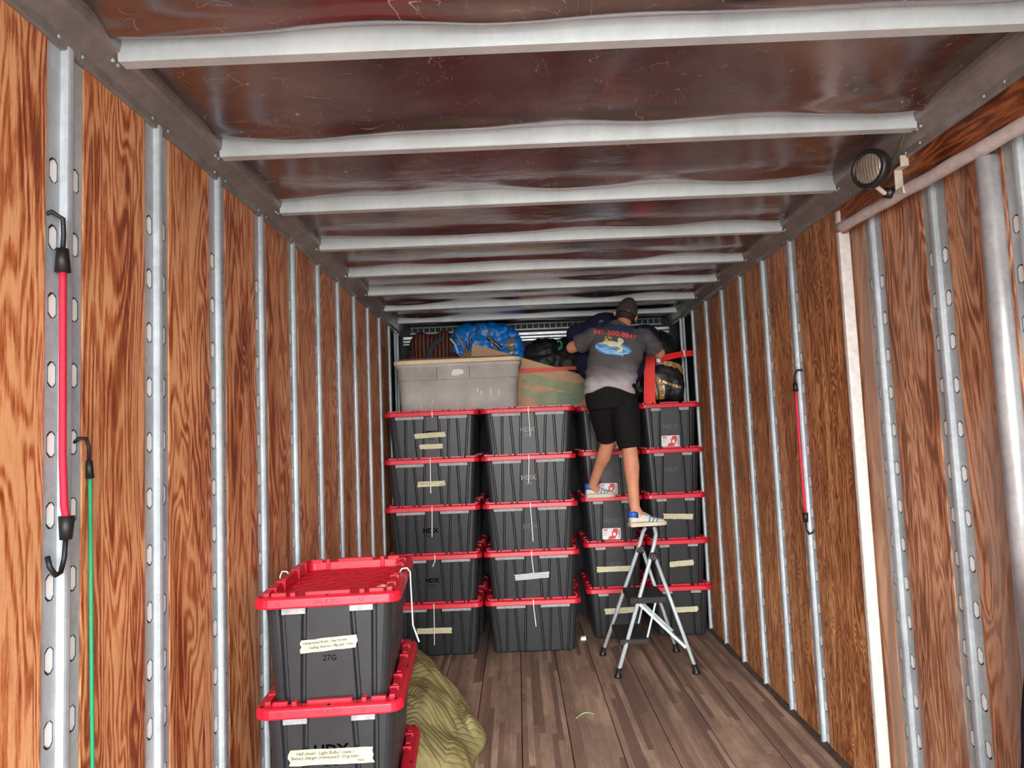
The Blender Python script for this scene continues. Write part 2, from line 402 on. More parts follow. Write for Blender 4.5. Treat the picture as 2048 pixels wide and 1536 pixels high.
# wall posts: perforated flanges beside a raised rib (shared mesh, local: x = out of wall, y = along wall, z up)
def post_mesh(name, h, phase):
    m = MB(); dark = []; hw = .0665; fx = -.003; bx = -.020; pitch = .160; sl = .060; ch = .009
    for s in (-1, 1):
        a, b, s0, s1 = .014, hw, .024, .055
        Y = lambda y: y*s
        m.face([(fx, Y(a), 0), (fx, Y(s0), 0), (fx, Y(s0), h), (fx, Y(a), h)])
        m.face([(fx, Y(s1), 0), (fx, Y(b), 0), (fx, Y(b), h), (fx, Y(s1), h)])
        m.face([(fx, Y(b), 0), (bx, Y(b), 0), (bx, Y(b), h), (fx, Y(b), h)])
        z = 0; c0 = phase+(.0 if s < 0 else .004)
        while True:
            if c0+sl/2 > 2.335: break
            za, zb = c0-sl/2, c0+sl/2
            m.face([(fx, Y(s0), z), (fx, Y(s1), z), (fx, Y(s1), za), (fx, Y(s0), za)])
            for (yy, dy) in ((s0, ch), (s1, -ch)):
                if dy > 0 and True:
                    pass
                for (zz, dz) in ((za, ch), (zb, -ch)):
                    m.face([(fx, Y(yy), zz), (fx, Y(yy+dy), zz), (fx, Y(yy), zz+dz)])
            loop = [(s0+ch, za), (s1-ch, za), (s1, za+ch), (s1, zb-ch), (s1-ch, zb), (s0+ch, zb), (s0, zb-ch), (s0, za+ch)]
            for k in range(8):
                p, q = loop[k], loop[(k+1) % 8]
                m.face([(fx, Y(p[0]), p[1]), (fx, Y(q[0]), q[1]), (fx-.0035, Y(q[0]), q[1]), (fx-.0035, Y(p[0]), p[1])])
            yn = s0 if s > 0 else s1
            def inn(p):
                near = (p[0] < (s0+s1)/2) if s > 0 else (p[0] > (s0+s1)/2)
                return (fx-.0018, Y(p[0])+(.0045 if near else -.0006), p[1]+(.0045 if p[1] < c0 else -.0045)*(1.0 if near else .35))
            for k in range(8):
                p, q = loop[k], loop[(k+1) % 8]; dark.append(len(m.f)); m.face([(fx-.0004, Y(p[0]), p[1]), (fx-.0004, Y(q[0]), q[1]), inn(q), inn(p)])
            z = zb; c0 += pitch
        m.face([(fx, Y(s0), z), (fx, Y(s1), z), (fx, Y(s1), h), (fx, Y(s0), h)])
    # rib
    prof = [(-.017, fx), (-.016, .006), (-.011, .0115), (-.005, .013), (.005, .013), (.011, .0115), (.016, .006), (.017, fx)]
    for k in range(len(prof)-1):
        (ya, xa), (yb, xb) = prof[k], prof[k+1]
        m.face([(xa, ya, 0), (xb, yb, 0), (xb, yb, h), (xa, ya, h)])
    me = m.mesh(name, False)
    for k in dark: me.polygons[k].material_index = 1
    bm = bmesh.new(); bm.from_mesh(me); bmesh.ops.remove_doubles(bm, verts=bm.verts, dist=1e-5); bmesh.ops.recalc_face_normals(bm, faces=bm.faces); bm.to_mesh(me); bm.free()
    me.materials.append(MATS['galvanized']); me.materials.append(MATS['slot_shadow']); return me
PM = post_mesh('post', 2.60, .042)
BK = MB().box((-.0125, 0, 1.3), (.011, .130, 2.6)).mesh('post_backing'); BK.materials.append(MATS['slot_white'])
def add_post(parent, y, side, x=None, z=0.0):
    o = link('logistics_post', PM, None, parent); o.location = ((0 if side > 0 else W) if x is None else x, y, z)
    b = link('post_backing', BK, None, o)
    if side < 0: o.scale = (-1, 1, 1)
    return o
def panel(parent, y0, y1, side, mat, x=None, z0=0.0, z1=2.6, name='plywood_panel'):
    xx = (0 if side > 0 else W) if x is None else x
    o = MB().box((xx-side*.010, (y0+y1)/2, (z0+z1)/2), (.020, y1-y0, z1-z0)).build(name, mat, parent)
    return bevel(o, .002, 1)

wl = struct(MB().box((-.060, (Y0+Y1)/2, 1.35), (.05, Y1-Y0+.1, 2.8)).build('wall_left', 'skin_dark'))
LP = [1.612+.424*k for k in range(-4, 12)]
for y in LP: add_post(wl, y, 1)
edges = [Y0] + LP + [Y1]
for a, b in zip(edges[:-1], edges[1:]):
    y0 = a+(.0675 if a in LP else 0); y1 = b-(.0675 if b in LP else 0)
    if y0 > 5.85: continue                      # last bay is bare
    panel(wl, y0, y1, 1, 'plywood_red')

wr = struct(MB().box((W+.085, (Y0+Y1)/2, 1.35), (.05, Y1-Y0+.1, 2.8)).build('wall_right', 'skin_dark'))
RP = [3.637+.41*k for k in range(7)]
for y in RP: add_post(wr, y, -1)
DY0, DY1 = 1.20, 3.085                         # side door opening
edges = [DY1] + RP + [Y1]
for a, b in zip(edges[:-1], edges[1:]):
    y0 = a+(.0675 if a in RP else 0); y1 = b-(.0675 if b in RP else 0)
    if y0 > 5.60: continue
    panel(wr, y0, y1, -1, 'plywood_brown')
NP = [.95, .53, .11, -.31]
for y in NP: add_post(wr, y, -1)
e2 = [Y0]+NP[::-1]+[DY0]
for a, b in zip(e2[:-1], e2[1:]):
    y0 = a+(.0675 if a in NP else 0); y1 = b-(.0675 if b in NP else 0)
    if y1 > y0: panel(wr, y0, y1, -1, 'plywood_brown')
panel(wr, DY0, DY1, -1, 'plywood_header', None, 2.462, 2.6)
# side door in its recess
XD = W+.045
dr = struct(MB().box((W+.012, DY1-.014, 1.285), (.05, .030, 2.57)).build('door_1', 'white_paint')); bevel(dr, .006)
struct(bevel(MB().box((W+.012, DY0+.014, 1.235), (.05, .030, 2.47)).build('trim_1', 'white_paint'), .006))
zr = lambda y: 2.497-.040*(DY1-y)/1.13
hp = [(W-.004, y, zr(y)-.006+.0012*math.sin(y*23)) for y in [DY1-.02-.05*i for i in range(37)]]
MB().tube(hp, [.023+.0012*math.sin(i*1.7) for i in range(37)], 12).build('header_tube', 'lilac_paint', dr, smooth=True)
DP = [2.885, 2.460, 2.03, 1.60]
for y in DP:
    o = add_post(dr, y, -1, XD); o.scale = (-1, 1, .962)
de = [DY1-.005]+DP+[DY0+.03]
dm = ['plywood_pale', 'plywood_worn', 'plywood_worn', 'plywood_worn', 'plywood_worn']
for k in range(5):
    a = de[k]-(.0675 if k > 0 else 0); b = de[k+1]+(.0675 if k < 4 else 0)
    panel(dr, b, a, -1, dm[k], XD, 0, 2.50)
MB().tube([(W+.024, 2.135, .02), (W+.024, 2.135, 2.43), (W+.024, 2.135, 2.437)], [.034, .034, .028], 18).build('lock_pipe', 'pipe_steel', dr, smooth=True)
for z in (.35, 1.3, 2.2): MB().box((W+.050, 2.135, z), (.03, .05, .06)).build('pipe_clamp', 'galvanized_dark', dr)

# front wall with slotted track
wf = struct(MB().box((W/2, Y1+.03, 1.35), (W+.2, .05, 2.8)).build('wall_front', 'skin_dark'))
t = MB(); t.box((W/2+.0, Y1-.006, 2.606), (2.36, .014, .014)); t.box((W/2, Y1-.006, 2.660), (2.36, .014, .012)); t.build('slotted_track', 'galvanized_dark', wf)
for i in range(44): MB().box((W/2-1.16+i*.054, Y1-.006, 2.634), (.005, .010, .044)).build('track_bar', 'galvanized', wf)
for i, (z, h, d) in enumerate(((2.565, .030, .012), (2.532, .022, .020), (2.506, .018, .010))):
    bevel(MB().box((W/2, Y1-d/2, z), (2.5, d, h)).build('front_panel_rib', 'aluminium', wf), .004)

# top rails along the walls
def rail(name, s):
    X = lambda x: x if s > 0 else W-x
    prof = [(-.04, 2.587), (.006, 2.587), (.010, 2.592), (.010, 2.618), (.020, 2.626), (.052, 2.650), (.066, 2.654), (.070, 2.672), (.070, 2.70), (-.04, 2.70)]
    m = MB().loft([[(X(x), Y0, z) for x, z in prof], [(X(x), Y1, z) for x, z in prof]])
    o = struct(m.build(name, 'rail_steel'))
    rv = MB()
    for y in [a for a in (LP if s > 0 else RP+DP)]:
        for dy in (-.045, .045): rv.ellipsoid((X(.011), y+dy, 2.605), (.003, .005, .005), 8, 5)
    for y in BOWS:
        for dy in (-.012, .012): rv.ellipsoid((X(.040), y-.02+dy, 2.640), (.006, .006, .006), 8, 5)
    rv.build('rivet_row', 'galvanized', o)
BOWS = [-.02, .575, 1.172, 1.768, 2.386, 3.000, 3.610, 4.230, 4.795, 5.400, 6.010]
rail('trim_2', 1); rail('trim_3', -1)

# ceiling: roof bows and dented sheets between
ce = struct(MB().box((W/2, (Y0+Y1)/2, 2.76), (W+.2, Y1-Y0+.1, .04)).build('ceiling', 'skin_outer'))
for y in BOWS:
    prof = [(y-.046, ZC+.02), (y-.044, ZB+.003), (y-.041, ZB), (y-.004, ZB), (y, ZB+.003), (y+.002, ZC+.02)]
    m = MB().loft([[(.060, a, b) for a, b in prof], [(W-.060, a, b) for a, b in prof]])
    m.build('roof_bow', 'bow_steel', ce)
ye = [Y0]+BOWS+[Y1]
for k, (a, b) in enumerate(zip(ye[:-1], ye[1:])):
    nx, ny = 56, 32; m = MB(); idx = []
    for j in range(ny+1):
        for i in range(nx+1):
            x = .03+(W-.06)*i/nx; y = a+(b-a-.02)*j/ny; v = j/ny
            d = noise.noise(Vector((x*1.3, y*1.6, k*3.1)))*.008+noise.noise(Vector((x*3.5, y*4, 9)))*.0028
            edge = math.exp(-((1-v)/.13)**2)*(.010+.016*noise.noise(Vector((x*2.4, k*5.7, 2.2))))
            wall = math.exp(-(x/.1)**2)+math.exp(-((W-x)/.1)**2)
            idx.append(m.pts([(x, y, ZC+.010+d+edge*(-.2)+.014*math.exp(-((1-v)/.10)**2)-.019*math.exp(-((v-.87+.05*noise.noise(Vector((x*1.7, k*2.3, 4))))/.075)**2)*(1+1.3*noise.noise(Vector((x*2.0, k*4.1, 7))))+.006*wall)])[0])
    for j in range(ny):
        for i in range(nx):
            p = j*(nx+1)+i; m.f.append([p, p+1, p+nx+2, p+nx+1])
    m.build('ceiling_panel', 'ceiling_sheet', ce, smooth=True)

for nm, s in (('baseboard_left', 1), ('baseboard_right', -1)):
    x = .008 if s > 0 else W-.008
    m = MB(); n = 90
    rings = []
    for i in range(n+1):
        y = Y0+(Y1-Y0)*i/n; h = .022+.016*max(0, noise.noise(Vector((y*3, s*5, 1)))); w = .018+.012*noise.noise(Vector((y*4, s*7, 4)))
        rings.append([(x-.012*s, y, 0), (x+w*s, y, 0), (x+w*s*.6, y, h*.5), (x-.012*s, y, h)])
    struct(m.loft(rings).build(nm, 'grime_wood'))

# ------------------------------------------------------------------ storage totes
PT = .358                      # stacking height
HL, HS = .363, .2465           # lid half sizes
LTX, LTY, LBX, LBY = .330, .2135, .304, .188   # tub half sizes, top and bottom
def rr(hx, hy, r, z, n=5):
    P = []
    for cx, cy, a0 in ((hx-r, hy-r, 0), (-hx+r, hy-r, 90), (-hx+r, -hy+r, 180), (hx-r, -hy+r, 270)):
        for k in range(n+1):
            a = R(a0+90*k/n); P.append((cx+r*math.cos(a), cy+r*math.sin(a), z))
    return P
def tub_ring(hx, hy, r, z, t, ins=0):
    gl = [(.16, .23), (.41, .375), (.59, .68), (.85, .815)]; gs = [(.37, .50), (.72, .76)]
    P = []; g = .0100; d = .014
    def side(p0, dirv, nrm, half, fr):
        fs = sorted([(-(a*t+b*(1-t))) for a, b in fr]+[(a*t+b*(1-t)) for a, b in fr]); Q = []
        for f in fs:
            for du, dd in ((-g, 0), (-g*.35, d), (g*.35, d), (g, 0)):
                Q.append((p0[0]+dirv[0]*(f*half+du)-nrm[0]*dd, p0[1]+dirv[1]*(f*half+du)-nrm[1]*dd, z))
        return Q
    def arc(cx, cy, a0): return [(cx+r*math.cos(R(a0+90*k/5)), cy+r*math.sin(R(a0+90*k/5)), z) for k in range(6)]
    P += arc(hx-r, -hy+r, 270); P += side((hx, 0), (0, 1), (1, 0), hy, gs)
    P += arc(hx-r, hy-r, 0); P += side((0, hy), (-1, 0), (0, 1), hx, gl)
    P += arc(-hx+r, hy-r, 90); P += side((-hx, 0), (0, -1), (-1, 0), hy, gs)
    P += arc(-hx+r, -hy+r, 180); P += side((0, -hy), (1, 0), (0, -1), hx, gl)
    return P
def lerp(a, b, t): return a+(b-a)*t
lv = [(0.0, -.010), (.012, 0), (.12, 0), (.24, 0), (PT-.002, 0)]
m = MB(); m.loft([tub_ring(lerp(LBX, LTX, z/PT)+i, lerp(LBY, LTY, z/PT)+i, .038, z+.001, z/PT) for z, i in lv]); TUB = m.mesh('tub')
TUB.materials.append(MATS['bin_black'])
m = MB()
m.loft([rr(LTX+.012, LTY+.012, .05, PT), rr(HL-.003, HS-.003, .052, PT), rr(HL, HS, .055, PT+.004), rr(HL-.002, HS-.002, .054, PT+.030), rr(HL-.008, HS-.008, .05, PT+.036),
        rr(HL-.046, HS-.046, .03, PT+.036), rr(HL-.050, HS-.050, .028, PT+.033), rr(HL-.053, HS-.053, .026, PT+.002)])
def ridge(c, d): m.box((c[0], c[1], PT+.024), (d[0], d[1], .046))
for s in (-1, 1):
    yv = s*(HS-.040)
    ridge((0, yv), (.17, .020)); ridge((.185, yv), (.075, .020)); ridge((-.185, yv), (.075, .020))
    ridge((.292, yv), (.060, .020)); ridge((-.292, yv), (.060, .020))
    xv = s*(HL-.040)
    ridge((xv, 0), (.020, .15)); ridge((xv, .163), (.020, .050)); ridge((xv, -.163), (.020, .050))
    for yy in (-.115, .115): m.box((xv, yy, PT+.026), (.034, .018, .044))
    for xx in (-.115, -.240, .115, .240): m.box((xx, yv, PT+.026), (.018, .034, .044))
for k in range(-7, 8):                                  # crossing ribs on the recessed panel
    for s in (-1, 1):
        cx = k*.085; hy = HS-.055; x0, x1 = cx-hy*s, cx+hy*s
        a = Vector((x0, -hy, PT+.003)); b = Vector((x1, hy, PT+.003)); lim = HL-.055
        def clip(a, b):
            t0, t1 = 0, 1; dx = b.x-a.x
            for L, sg in ((-lim, 1), (lim, -1)):
                da, db = (a.x-L)*sg, (b.x-L)*sg
                if da < 0 and db < 0: return None
                if da < 0: t0 = max(t0, da/(da-db))
                if db < 0: t1 = min(t1, da/(da-db))
            return (a+(b-a)*t0, a+(b-a)*t1) if t1-t0 > .08 else None
        ab = clip(a, b)
        if ab: m.bar(ab[0], ab[1], .010, .005)
LID = m.mesh('lid'); LID.materials.append(MATS['lid_red'])
HOLE = MB().box((0, 0, 0), (.014, .010, .0025)).mesh('lock_hole'); HOLE.materials.append(MATS['hole_black'])
TABL = MB().box((0, 0, 0), (.215, .016, .024)).mesh('rim_tab'); TABL.materials.append(MATS['tab_grey'])
TABS = MB().box((0, 0, 0), (.016, .078, .024)).mesh('rim_tab'); TABS.materials.append(MATS['tab_grey'])

class Bin:
    def __init__(s, loc, rz, short, label, group):
        s.short = short
        s.o = thing('storage_tote', label, 'storage bin', loc, rz, group)
        s.tub = link('tub', TUB, None, s.o); s.lid = link('lid', LID, None, s.o)
        bevel(s.lid, .0025, 2) if loc[1] < 3.5 else None
        for q in (-1, 1):
            if short: link('rim_tab', TABS, None, s.tub).location = (-(LTX+.007), q*.112, PT-.010)
            else: link('rim_tab', TABL, None, s.tub).location = (q*.165, -(LTY+.007), PT-.010)
        if loc[1] < 3.5:
            for x, y in [(a*(HL-.030), b_*(HS-.026)) for a in (-1, 1) for b_ in (-1, 1)]+[(0, HS-.016), (0, -HS+.016), (HL-.016, 0), (-HL+.016, 0)]:
                link('lock_hole', HOLE, None, s.lid).location = (x, y, PT+.0355)
    def fp(s, u, w, e=.0012):
        """point on the front face, u to the right, w up"""
        t = w/PT
        if s.short: return (-(lerp(LBX, LTX, t)+e), -u, w)
        return (u, -(lerp(LBY, LTY, t)+e), w)
    def flat(s, name, mat, V, F, parent, u, w, rot=0, e=.0012, asp=1.0):
        c, sn = math.cos(rot), math.sin(rot)
        P = [s.fp(u+(x*asp)*c-y*sn, w+(x*asp)*sn+y*c, e) for x, y, *_ in V]
        me = bpy.data.meshes.new(name); me.from_pydata(P, [], F); me.update()
        return link(name, me, mat, parent)
    def text(s, txt, size, u, w, mat, parent, name='lettering', rot=0, e=.0016, off=0, shear=0, asp=1.0, space=1.0):
        V, F = text_mesh(txt, size, off, shear, space); return s.flat(name, mat, V, F, parent, u, w, rot, e, asp)
    def logo(s, mat, u=0, w=.225, k=1.0, g=True):
        s.text('HDX', .050*k, u, w, mat, s.tub, 'logo', off=.0016, asp=1.06)
        if g: s.text('27G', .027*k, u, w-.044*k, mat, s.tub, 'capacity_mark')
    def tape(s, u, w, L, H, lines, rot=0, mat='tape_cream', ink='ink', size=.011, seed=0, name='tape_label'):
        rnd = random.Random(seed*13+5); h = H/2
        top = [(-L/2+L*i/8, h+rnd.uniform(-.0015, .0015)) for i in range(9)]; bot = [(-L/2+L*i/8, -h+rnd.uniform(-.0015, .0015)) for i in range(9)]
        top[0] = (top[0][0]+rnd.uniform(-.008, .008), h); bot[-1] = (bot[-1][0]+rnd.uniform(-.012, .006), -h)
        right = [(L/2+rnd.uniform(-.006, .004), h*q) for q in (.5, 0, -.5)]; left = [(-L/2+rnd.uniform(-.004, .006), h*q) for q in (-.5, 0, .5)]
        pl = top+right+bot[::-1]+left
        n = len(pl); c, sn = math.cos(rot), math.sin(rot)
        A = [s.fp(u+x*c-y*sn, w+x*sn+y*c, .0035) for x, y in pl]; B = [s.fp(u+x*c-y*sn, w+x*sn+y*c, .0005) for x, y in pl]
        t = MB().loft([B, A]).build(name, mat, s.o)
        for (txt, du, dv, sz) in lines:
            if isinstance(txt, float):             # writing too small to read: pen strokes
                rs = random.Random(seed*7+int(dv*1e4)); x = -txt/2; P = []; F = []
                while x < txt/2:
                    wl = rs.uniform(.012, .030); nst = int(wl/.0022); pts = [(x+j*.0022, (1 if j % 2 else -1)*sz*rs.uniform(.12, .42)) for j in range(nst)]
                    for (xa, ya), (xb, yb) in zip(pts[:-1], pts[1:]):
                        i = len(P); P += [(xa, ya-.0006), (xb, yb-.0006), (xb, yb+.0006), (xa, ya+.0006)]; F.append([i, i+1, i+2, i+3])
                    x += wl+.006
                if F: s.flat('handwriting', ink, P, F, t, u+du*c-dv*sn, w+du*sn+dv*c, rot, .0042)
                continue
            s.text(txt, sz, u+du*c-dv*sn, w+du*sn+dv*c, ink, t, 'handwriting', rot, .0042, .00022, .25, 1.0, .95)
        return t
    def sticker(s, u, w):
        L, H = .145, .088
        def poly(pts, name, mat, par, e):
            return s.flat(name, mat, [(a, b) for a, b in pts], [list(range(len(pts)))], par, u, w, 0, e)
        t = MB().loft([[s.fp(u+x, w+y, e) for x, y, _ in rr(L/2, H/2, .010, 0, 3)] for e in (.0004, .0024)]).build('product_sticker', 'sticker_white', s.o)
        poly([(-.030, -.042), (.004, -.042), (.050, .040), (.018, .040)], 'red_print', 'sticker_red', t, .0032)
        poly([(.004, -.040), (.026, -.040), (.050, .002), (.050, .040), (.036, .018)], 'red_print', 'sticker_red', t, .0031)
        poly([(.054, -.034), (.068, -.034), (.068, .034), (.054, .034)], 'grey_print', 'sticker_grey', t, .0030)
        for q in (-.008, .022): poly([(q-.010, -.016), (q+.010, -.016), (q+.010, .010), (q-.010, .010)], 'picture_print', 'sticker_white', t, .0038)
        for k in range(3): poly([(-.066, .014-k*.012), (-.030-.006*k, .014-k*.012), (-.030-.006*k, .018-k*.012), (-.066, .018-k*.012)], 'grey_print', 'sticker_grey', t, .0030)
        poly([(-.066, .026), (-.030, .026), (-.030, .036), (-.066, .036)], 'red_print', 'sticker_red', t, .0030)
        return t
    def zip(s, u, w_end, du=0.0, bend=0.0, end2=None):
        yl = (HL if s.short else HS)
        def q(u, w, e): return (-(yl+e), -u, w) if s.short else (u, -(yl+e), w)
        P = [q(u, PT+.030, -.022), q(u, PT+.041, -.012), q(u, PT+.039, .000), q(u, PT+.025, .005), q(u, PT-.01, .004), q(u+du*.5+bend, (PT+w_end)/2, -.006), q(u+du, w_end, -.010)]
        if end2: P.append(q(u+end2[0], end2[1], .006))
        MB().ribbon(P, .0062, (0, 1, 0) if s.short else (1, 0, 0), .002).build('zip_tie', 'zip_white', s.o)
    def lidtext(s, mat):
        yl = (HL if s.short else HS)-.0002
        V, F = text_mesh('14G & 27G', .019, 0, 0, 1.0)
        def q(x, y): return (-(yl+.0009), -x, PT+.018+y) if s.short else (x, -(yl+.0009), PT+.018+y)
        me = bpy.data.meshes.new('lid_mark'); me.from_pydata([q(x, y) for x, y, *_ in V], [], F); me.update(); link('lid_mark', me, mat, s.lid)
        for uu in (-.16, .115):
            o = MB().tube([q(uu-.006, .007), q(uu-.005, -.003), q(uu, -.006), q(uu+.005, -.003), q(uu+.006, .007)], .0011, 5).build('lid_mark', mat, s.lid)

ordn = ['bottom', 'second from the bottom', 'middle', 'second from the top', 'top']
G1 = 'black totes with red lids stacked across the truck'
cols = {1: dict(x=.405, y=5.24+HS, short=False, where='in the far column by the left wall'),
        2: dict(x=1.140, y=5.24+HS, short=False, where='in the wide column left of the stepladder'),
        3: dict(x=1.790, y=5.51+HL, short=True, where='in the narrow column behind the stepladder'),
        4: dict(x=2.290, y=5.51+HL, short=True, where='in the narrow column against the right wall')}
BN = {}
for c, d in cols.items():
    for k in range(5):
        dx = [-.012, -.008, -.004, -.004, .006][k] if c < 3 else [.008, .004, 0, -.002, -.004][k]
        lab = 'black red-lidded tote, %s %s' % (ordn[k], d['where'])
        b = Bin((d['x']+dx, d['y']+random.uniform(-.004, .004), k*PT), (R(90) if d['short'] else 0)+R(random.uniform(-.4, .4)), d['short'], lab, G1)
        BN[c, k] = b
for c in (1, 2):
    for k in range(5):
        Bin((cols[c]['x']+.01, cols[c]['y']+.505, k*PT), R(random.uniform(-.4, .4)), False, 'black red-lidded tote %s in the hidden row behind the %s wide column' % (ordn[k], 'leftmost' if c == 1 else 'second'), 'totes in the second row')
b = BN[1, 4]; b.logo('logo_dark', -.012, .228); b.zip(.012, PT-.012)
b.tape(-.015, .213, .235, .038, [(.20, -.005, .008, .013), (.15, -.01, -.008, .013)], R(1.5), ink='ink_faint', seed=1)
b.tape(-.008, .128, .180, .036, [(.12, -.005, 0, .018)], R(0), ink='ink_faint', seed=2)
b = BN[1, 3]; b.zip(-.005, .205-.07, -.005); b.tape(-.007, .204, .212, .040, [('NEED\'S to go', -.045, .004, .017), (.08, .045, .008, .014), ('Down', .078, -.012, .014)], R(1), seed=3)
b = BN[1, 2]; b.logo('logo_dark', -.022, .211); b.zip(.0, .170, -.008)
b = BN[1, 1]; b.logo('logo_dark', -.02, .20, .9); b.zip(.012, PT-.05, -.02)
b = BN[1, 0]; b.zip(.0, .095, -.006); b.tape(-.008, .190, .262, .042, [(.20, 0, 0, .014)], R(-.5), ink='ink_faint', seed=4)
b = BN[2, 4]; b.logo('logo_pale', -.008, .226); b.zip(.006, .175, .006); b.lidtext('lid_print_pale')
b = BN[2, 3]; b.logo('logo_pale', -.004, .222); b.zip(.004, .180, -.010); b.lidtext('lid_print_pale')
b = BN[2, 2]; b.logo('logo_faint', -.004, .215); b.zip(.004, .108, .008); b.lidtext('lid_print_pale')
b = BN[2, 1]; b.zip(.0, .232, .010); b.tape(-.002, .204, .258, .044, [(.21, 0, .008, .013), (.18, .01, -.010, .013)], R(3), 'tape_blue', 'ink_faint', seed=5)
b = BN[2, 0]; b.zip(.004, .200, .012)
b = BN[3, 4]; b.sticker(.03, .095); b.logo('logo_faint', 0, .215)
b = BN[3, 3]; b.logo('logo_faint', -.05, .215, 1, False); b.sticker(-.019, .091)
b = BN[3, 2]; b.logo('logo_faint', -.015, .198, 1, False); b.sticker(-.013, .096)
b = BN[3, 1]; b.logo('logo_faint', 0, .218, .8, False); b.tape(-.012, .180, .270, .042, [(.16, 0, 0, .014)], R(0), ink='ink_faint', seed=6)
b = BN[3, 0]; b.tape(.02, .216, .250, .044, [(.16, .01, 0, .014)], R(2), ink='ink_faint', seed=7)
b = BN[4, 4]; b.logo('logo_faint', 0, .205, 1, False); b.sticker(.0, .092)
b = BN[4, 3]; b.logo('logo_faint', -.01, .225, .9, False)
b = BN[4, 2]; b.tape(.017, .212, .235, .042, [(.19, -.005, .008, .013), (.17, .01, -.010, .013)], R(-3), seed=8)
b = BN[4, 1]; b.tape(.020, .202, .190, .042, [(.14, 0, .009, .012), (.12, .01, -.009, .012)], R(3), seed=9)
b = BN[4, 0]; b.tape(.030, .205, .190, .042, [(.13, 0, .004, .013)], R(1), ink='ink_faint', seed=10)

G2 = 'foreground stack of totes by the left wall'
rz = R(90+4.6)
nx_, ny_ = .366, 2.718
n0 = Bin((nx_+.008, ny_, 0), rz, True, 'black tote with red lid at the bottom of the foreground stack of three', G2)
n1 = Bin((nx_+.004, ny_, PT), rz+R(-.6), True, 'black tote taped "Hall closet", middle of the foreground stack of three', G2)
n2 = Bin((nx_, ny_, 2*PT), rz+R(.3), True, 'black tote topmost of the foreground stack, its ribbed red lid seen from above', G2)
n2.logo('logo_dark', .0, .222, 1.0)
n2.tape(-.002, .226, .190, .043, [('Undersized Robe / Sea horses', -.012, .010, .0128), ('- mailing thermo / Big yeti / misc', .004, -.006, .0128)], R(3), seed=21)
n1.logo('logo_dark', .0, .236, 1.0)
n1.tape(.0, .216, .278, .052, [('Hall closet - Light Bulbs / coats /', -.02, .014, .0155), ('Battery charger (milwaukie?) / Dog toys /', -.018, -.001, .0145), ('misc', .098, -.015, .014)], R(-1), seed=22)
for b in (n0, n1, n2): b.lidtext('lid_print')
# loop tie on the right long edge of the top tote
e = HS
MB().tube([(-.02, -e+.03, PT+.036), (-.02, -e+.022, PT+.050), (-.02, -e+.002, PT+.052), (-.02, -e-.010, PT+.036), (-.015, -e-.010, PT-.010), (-.02, -e-.012, PT-.06), (-.04, -e-.016, PT-.16), (-.075, -e-.040, PT-.215)], .003, 8).build('zip_tie', 'zip_white', n2.o, smooth=True)
MB().tube([(.05, e-.03, PT+.036), (.05, e-.02, PT+.050), (.05, e-.002, PT+.052), (.05, e+.006, PT+.034), (.05, e+.004, PT+.01)], .003, 8).build('zip_tie', 'zip_white', n2.o, smooth=True)
o = MB().loft([[(.545, 2.46, 1.1110), (.575, 2.455, 1.1110), (.580, 2.475, 1.1110), (.560, 2.485, 1.1110)], [(.545, 2.46, 1.1130), (.575, 2.455, 1.1180), (.580, 2.475, 1.1150), (.560, 2.485, 1.1160)]]).build('leaf', 'leaf_tan')
tag(o, 'small dry tan leaf scrap lying on the foreground red lid', 'leaf')

# ------------------------------------------------------------------ stepladder
def P3(*a): return Vector(a)
ld = thing('stepladder', 'grey tubular folding stepladder with two black steps, in front of the totes', 'stepladder', (1.9, 4.94, 0))
FN, FF = P3(1.663, 4.70, .03), P3(1.623, 5.173, .03)        # feet of the step side, near and far
BNr, BF = P3(2.179, 4.718, .03), P3(2.154, 5.188, .03)      # feet of the rear frame
HN, HF = P3(1.945, 4.83, .757), P3(1.901, 5.07, .772)       # hinges
loop = [FN, HN, P3(1.975, 4.845, .84), P3(1.992, 4.865, .895), P3(1.993, 4.895, .928), P3(1.985, 4.935, .938), P3(1.970, 4.98, .938), P3(1.955, 5.015, .930), P3(1.938, 5.040, .898), P3(1.922, 5.055, .845), HF, FF]
MB().tube(loop, .0135, 12).build('front_frame', 'ladder_grey', ld, True, True)
MB().tube([P3(1.991, 4.905, .929), P3(1.985, 4.935, .939), P3(1.970, 4.98, .939), P3(1.962, 5.005, .934)], .0165, 12).build('handrail_grip', 'rubber', ld, True, True)
hn2, hf2 = HN+P3(.028, -.002, -.015), HF+P3(.03, .002, -.015)
for a, b, in ((hn2, BNr), (hf2, BF)): MB().tube([a, b], .0125, 12).build('rear_leg', 'ladder_grey', ld, True, True)
for h, h2 in ((HN, hn2), (HF, hf2)):
    m = MB(); c = (h+h2)/2; m.box(c, (.055, .034, .060), Matrix.Rotation(R(20), 3, 'Y')); bevel(m.build('hinge', 'rubber', ld, True), .012, 3)
    MB().tube([h2+P3(0, -.022, 0), h2+P3(0, .022, 0)], .008, 8).build('rivet', 'chrome', ld, True, True)
def step(z, x0, x1, ya, yb, th):
    m = MB(); m.box(((x0+x1)/2, (ya+yb)/2, z-th/2), (x1-x0, yb-ya, th)); o = bevel(m.build('step', 'step_black', ld, True), .006)
    for i in range(7):
        x = x0+.02+(x1-x0-.04)*i/6; MB().box((x, (ya+yb)/2, z+.0015), (.008, yb-ya-.03, .003)).build('tread', 'step_black', o, True)
step(.495, 1.775, 2.020, 4.76, 5.09, .040); step(.235, 1.685, 1.885, 4.72, 5.10, .034)
def bar(n, a, b, w=.018, h=.010): MB().bar(a, b, w, h, (0, 1, 0)).build(n, 'ladder_grey', ld, True)
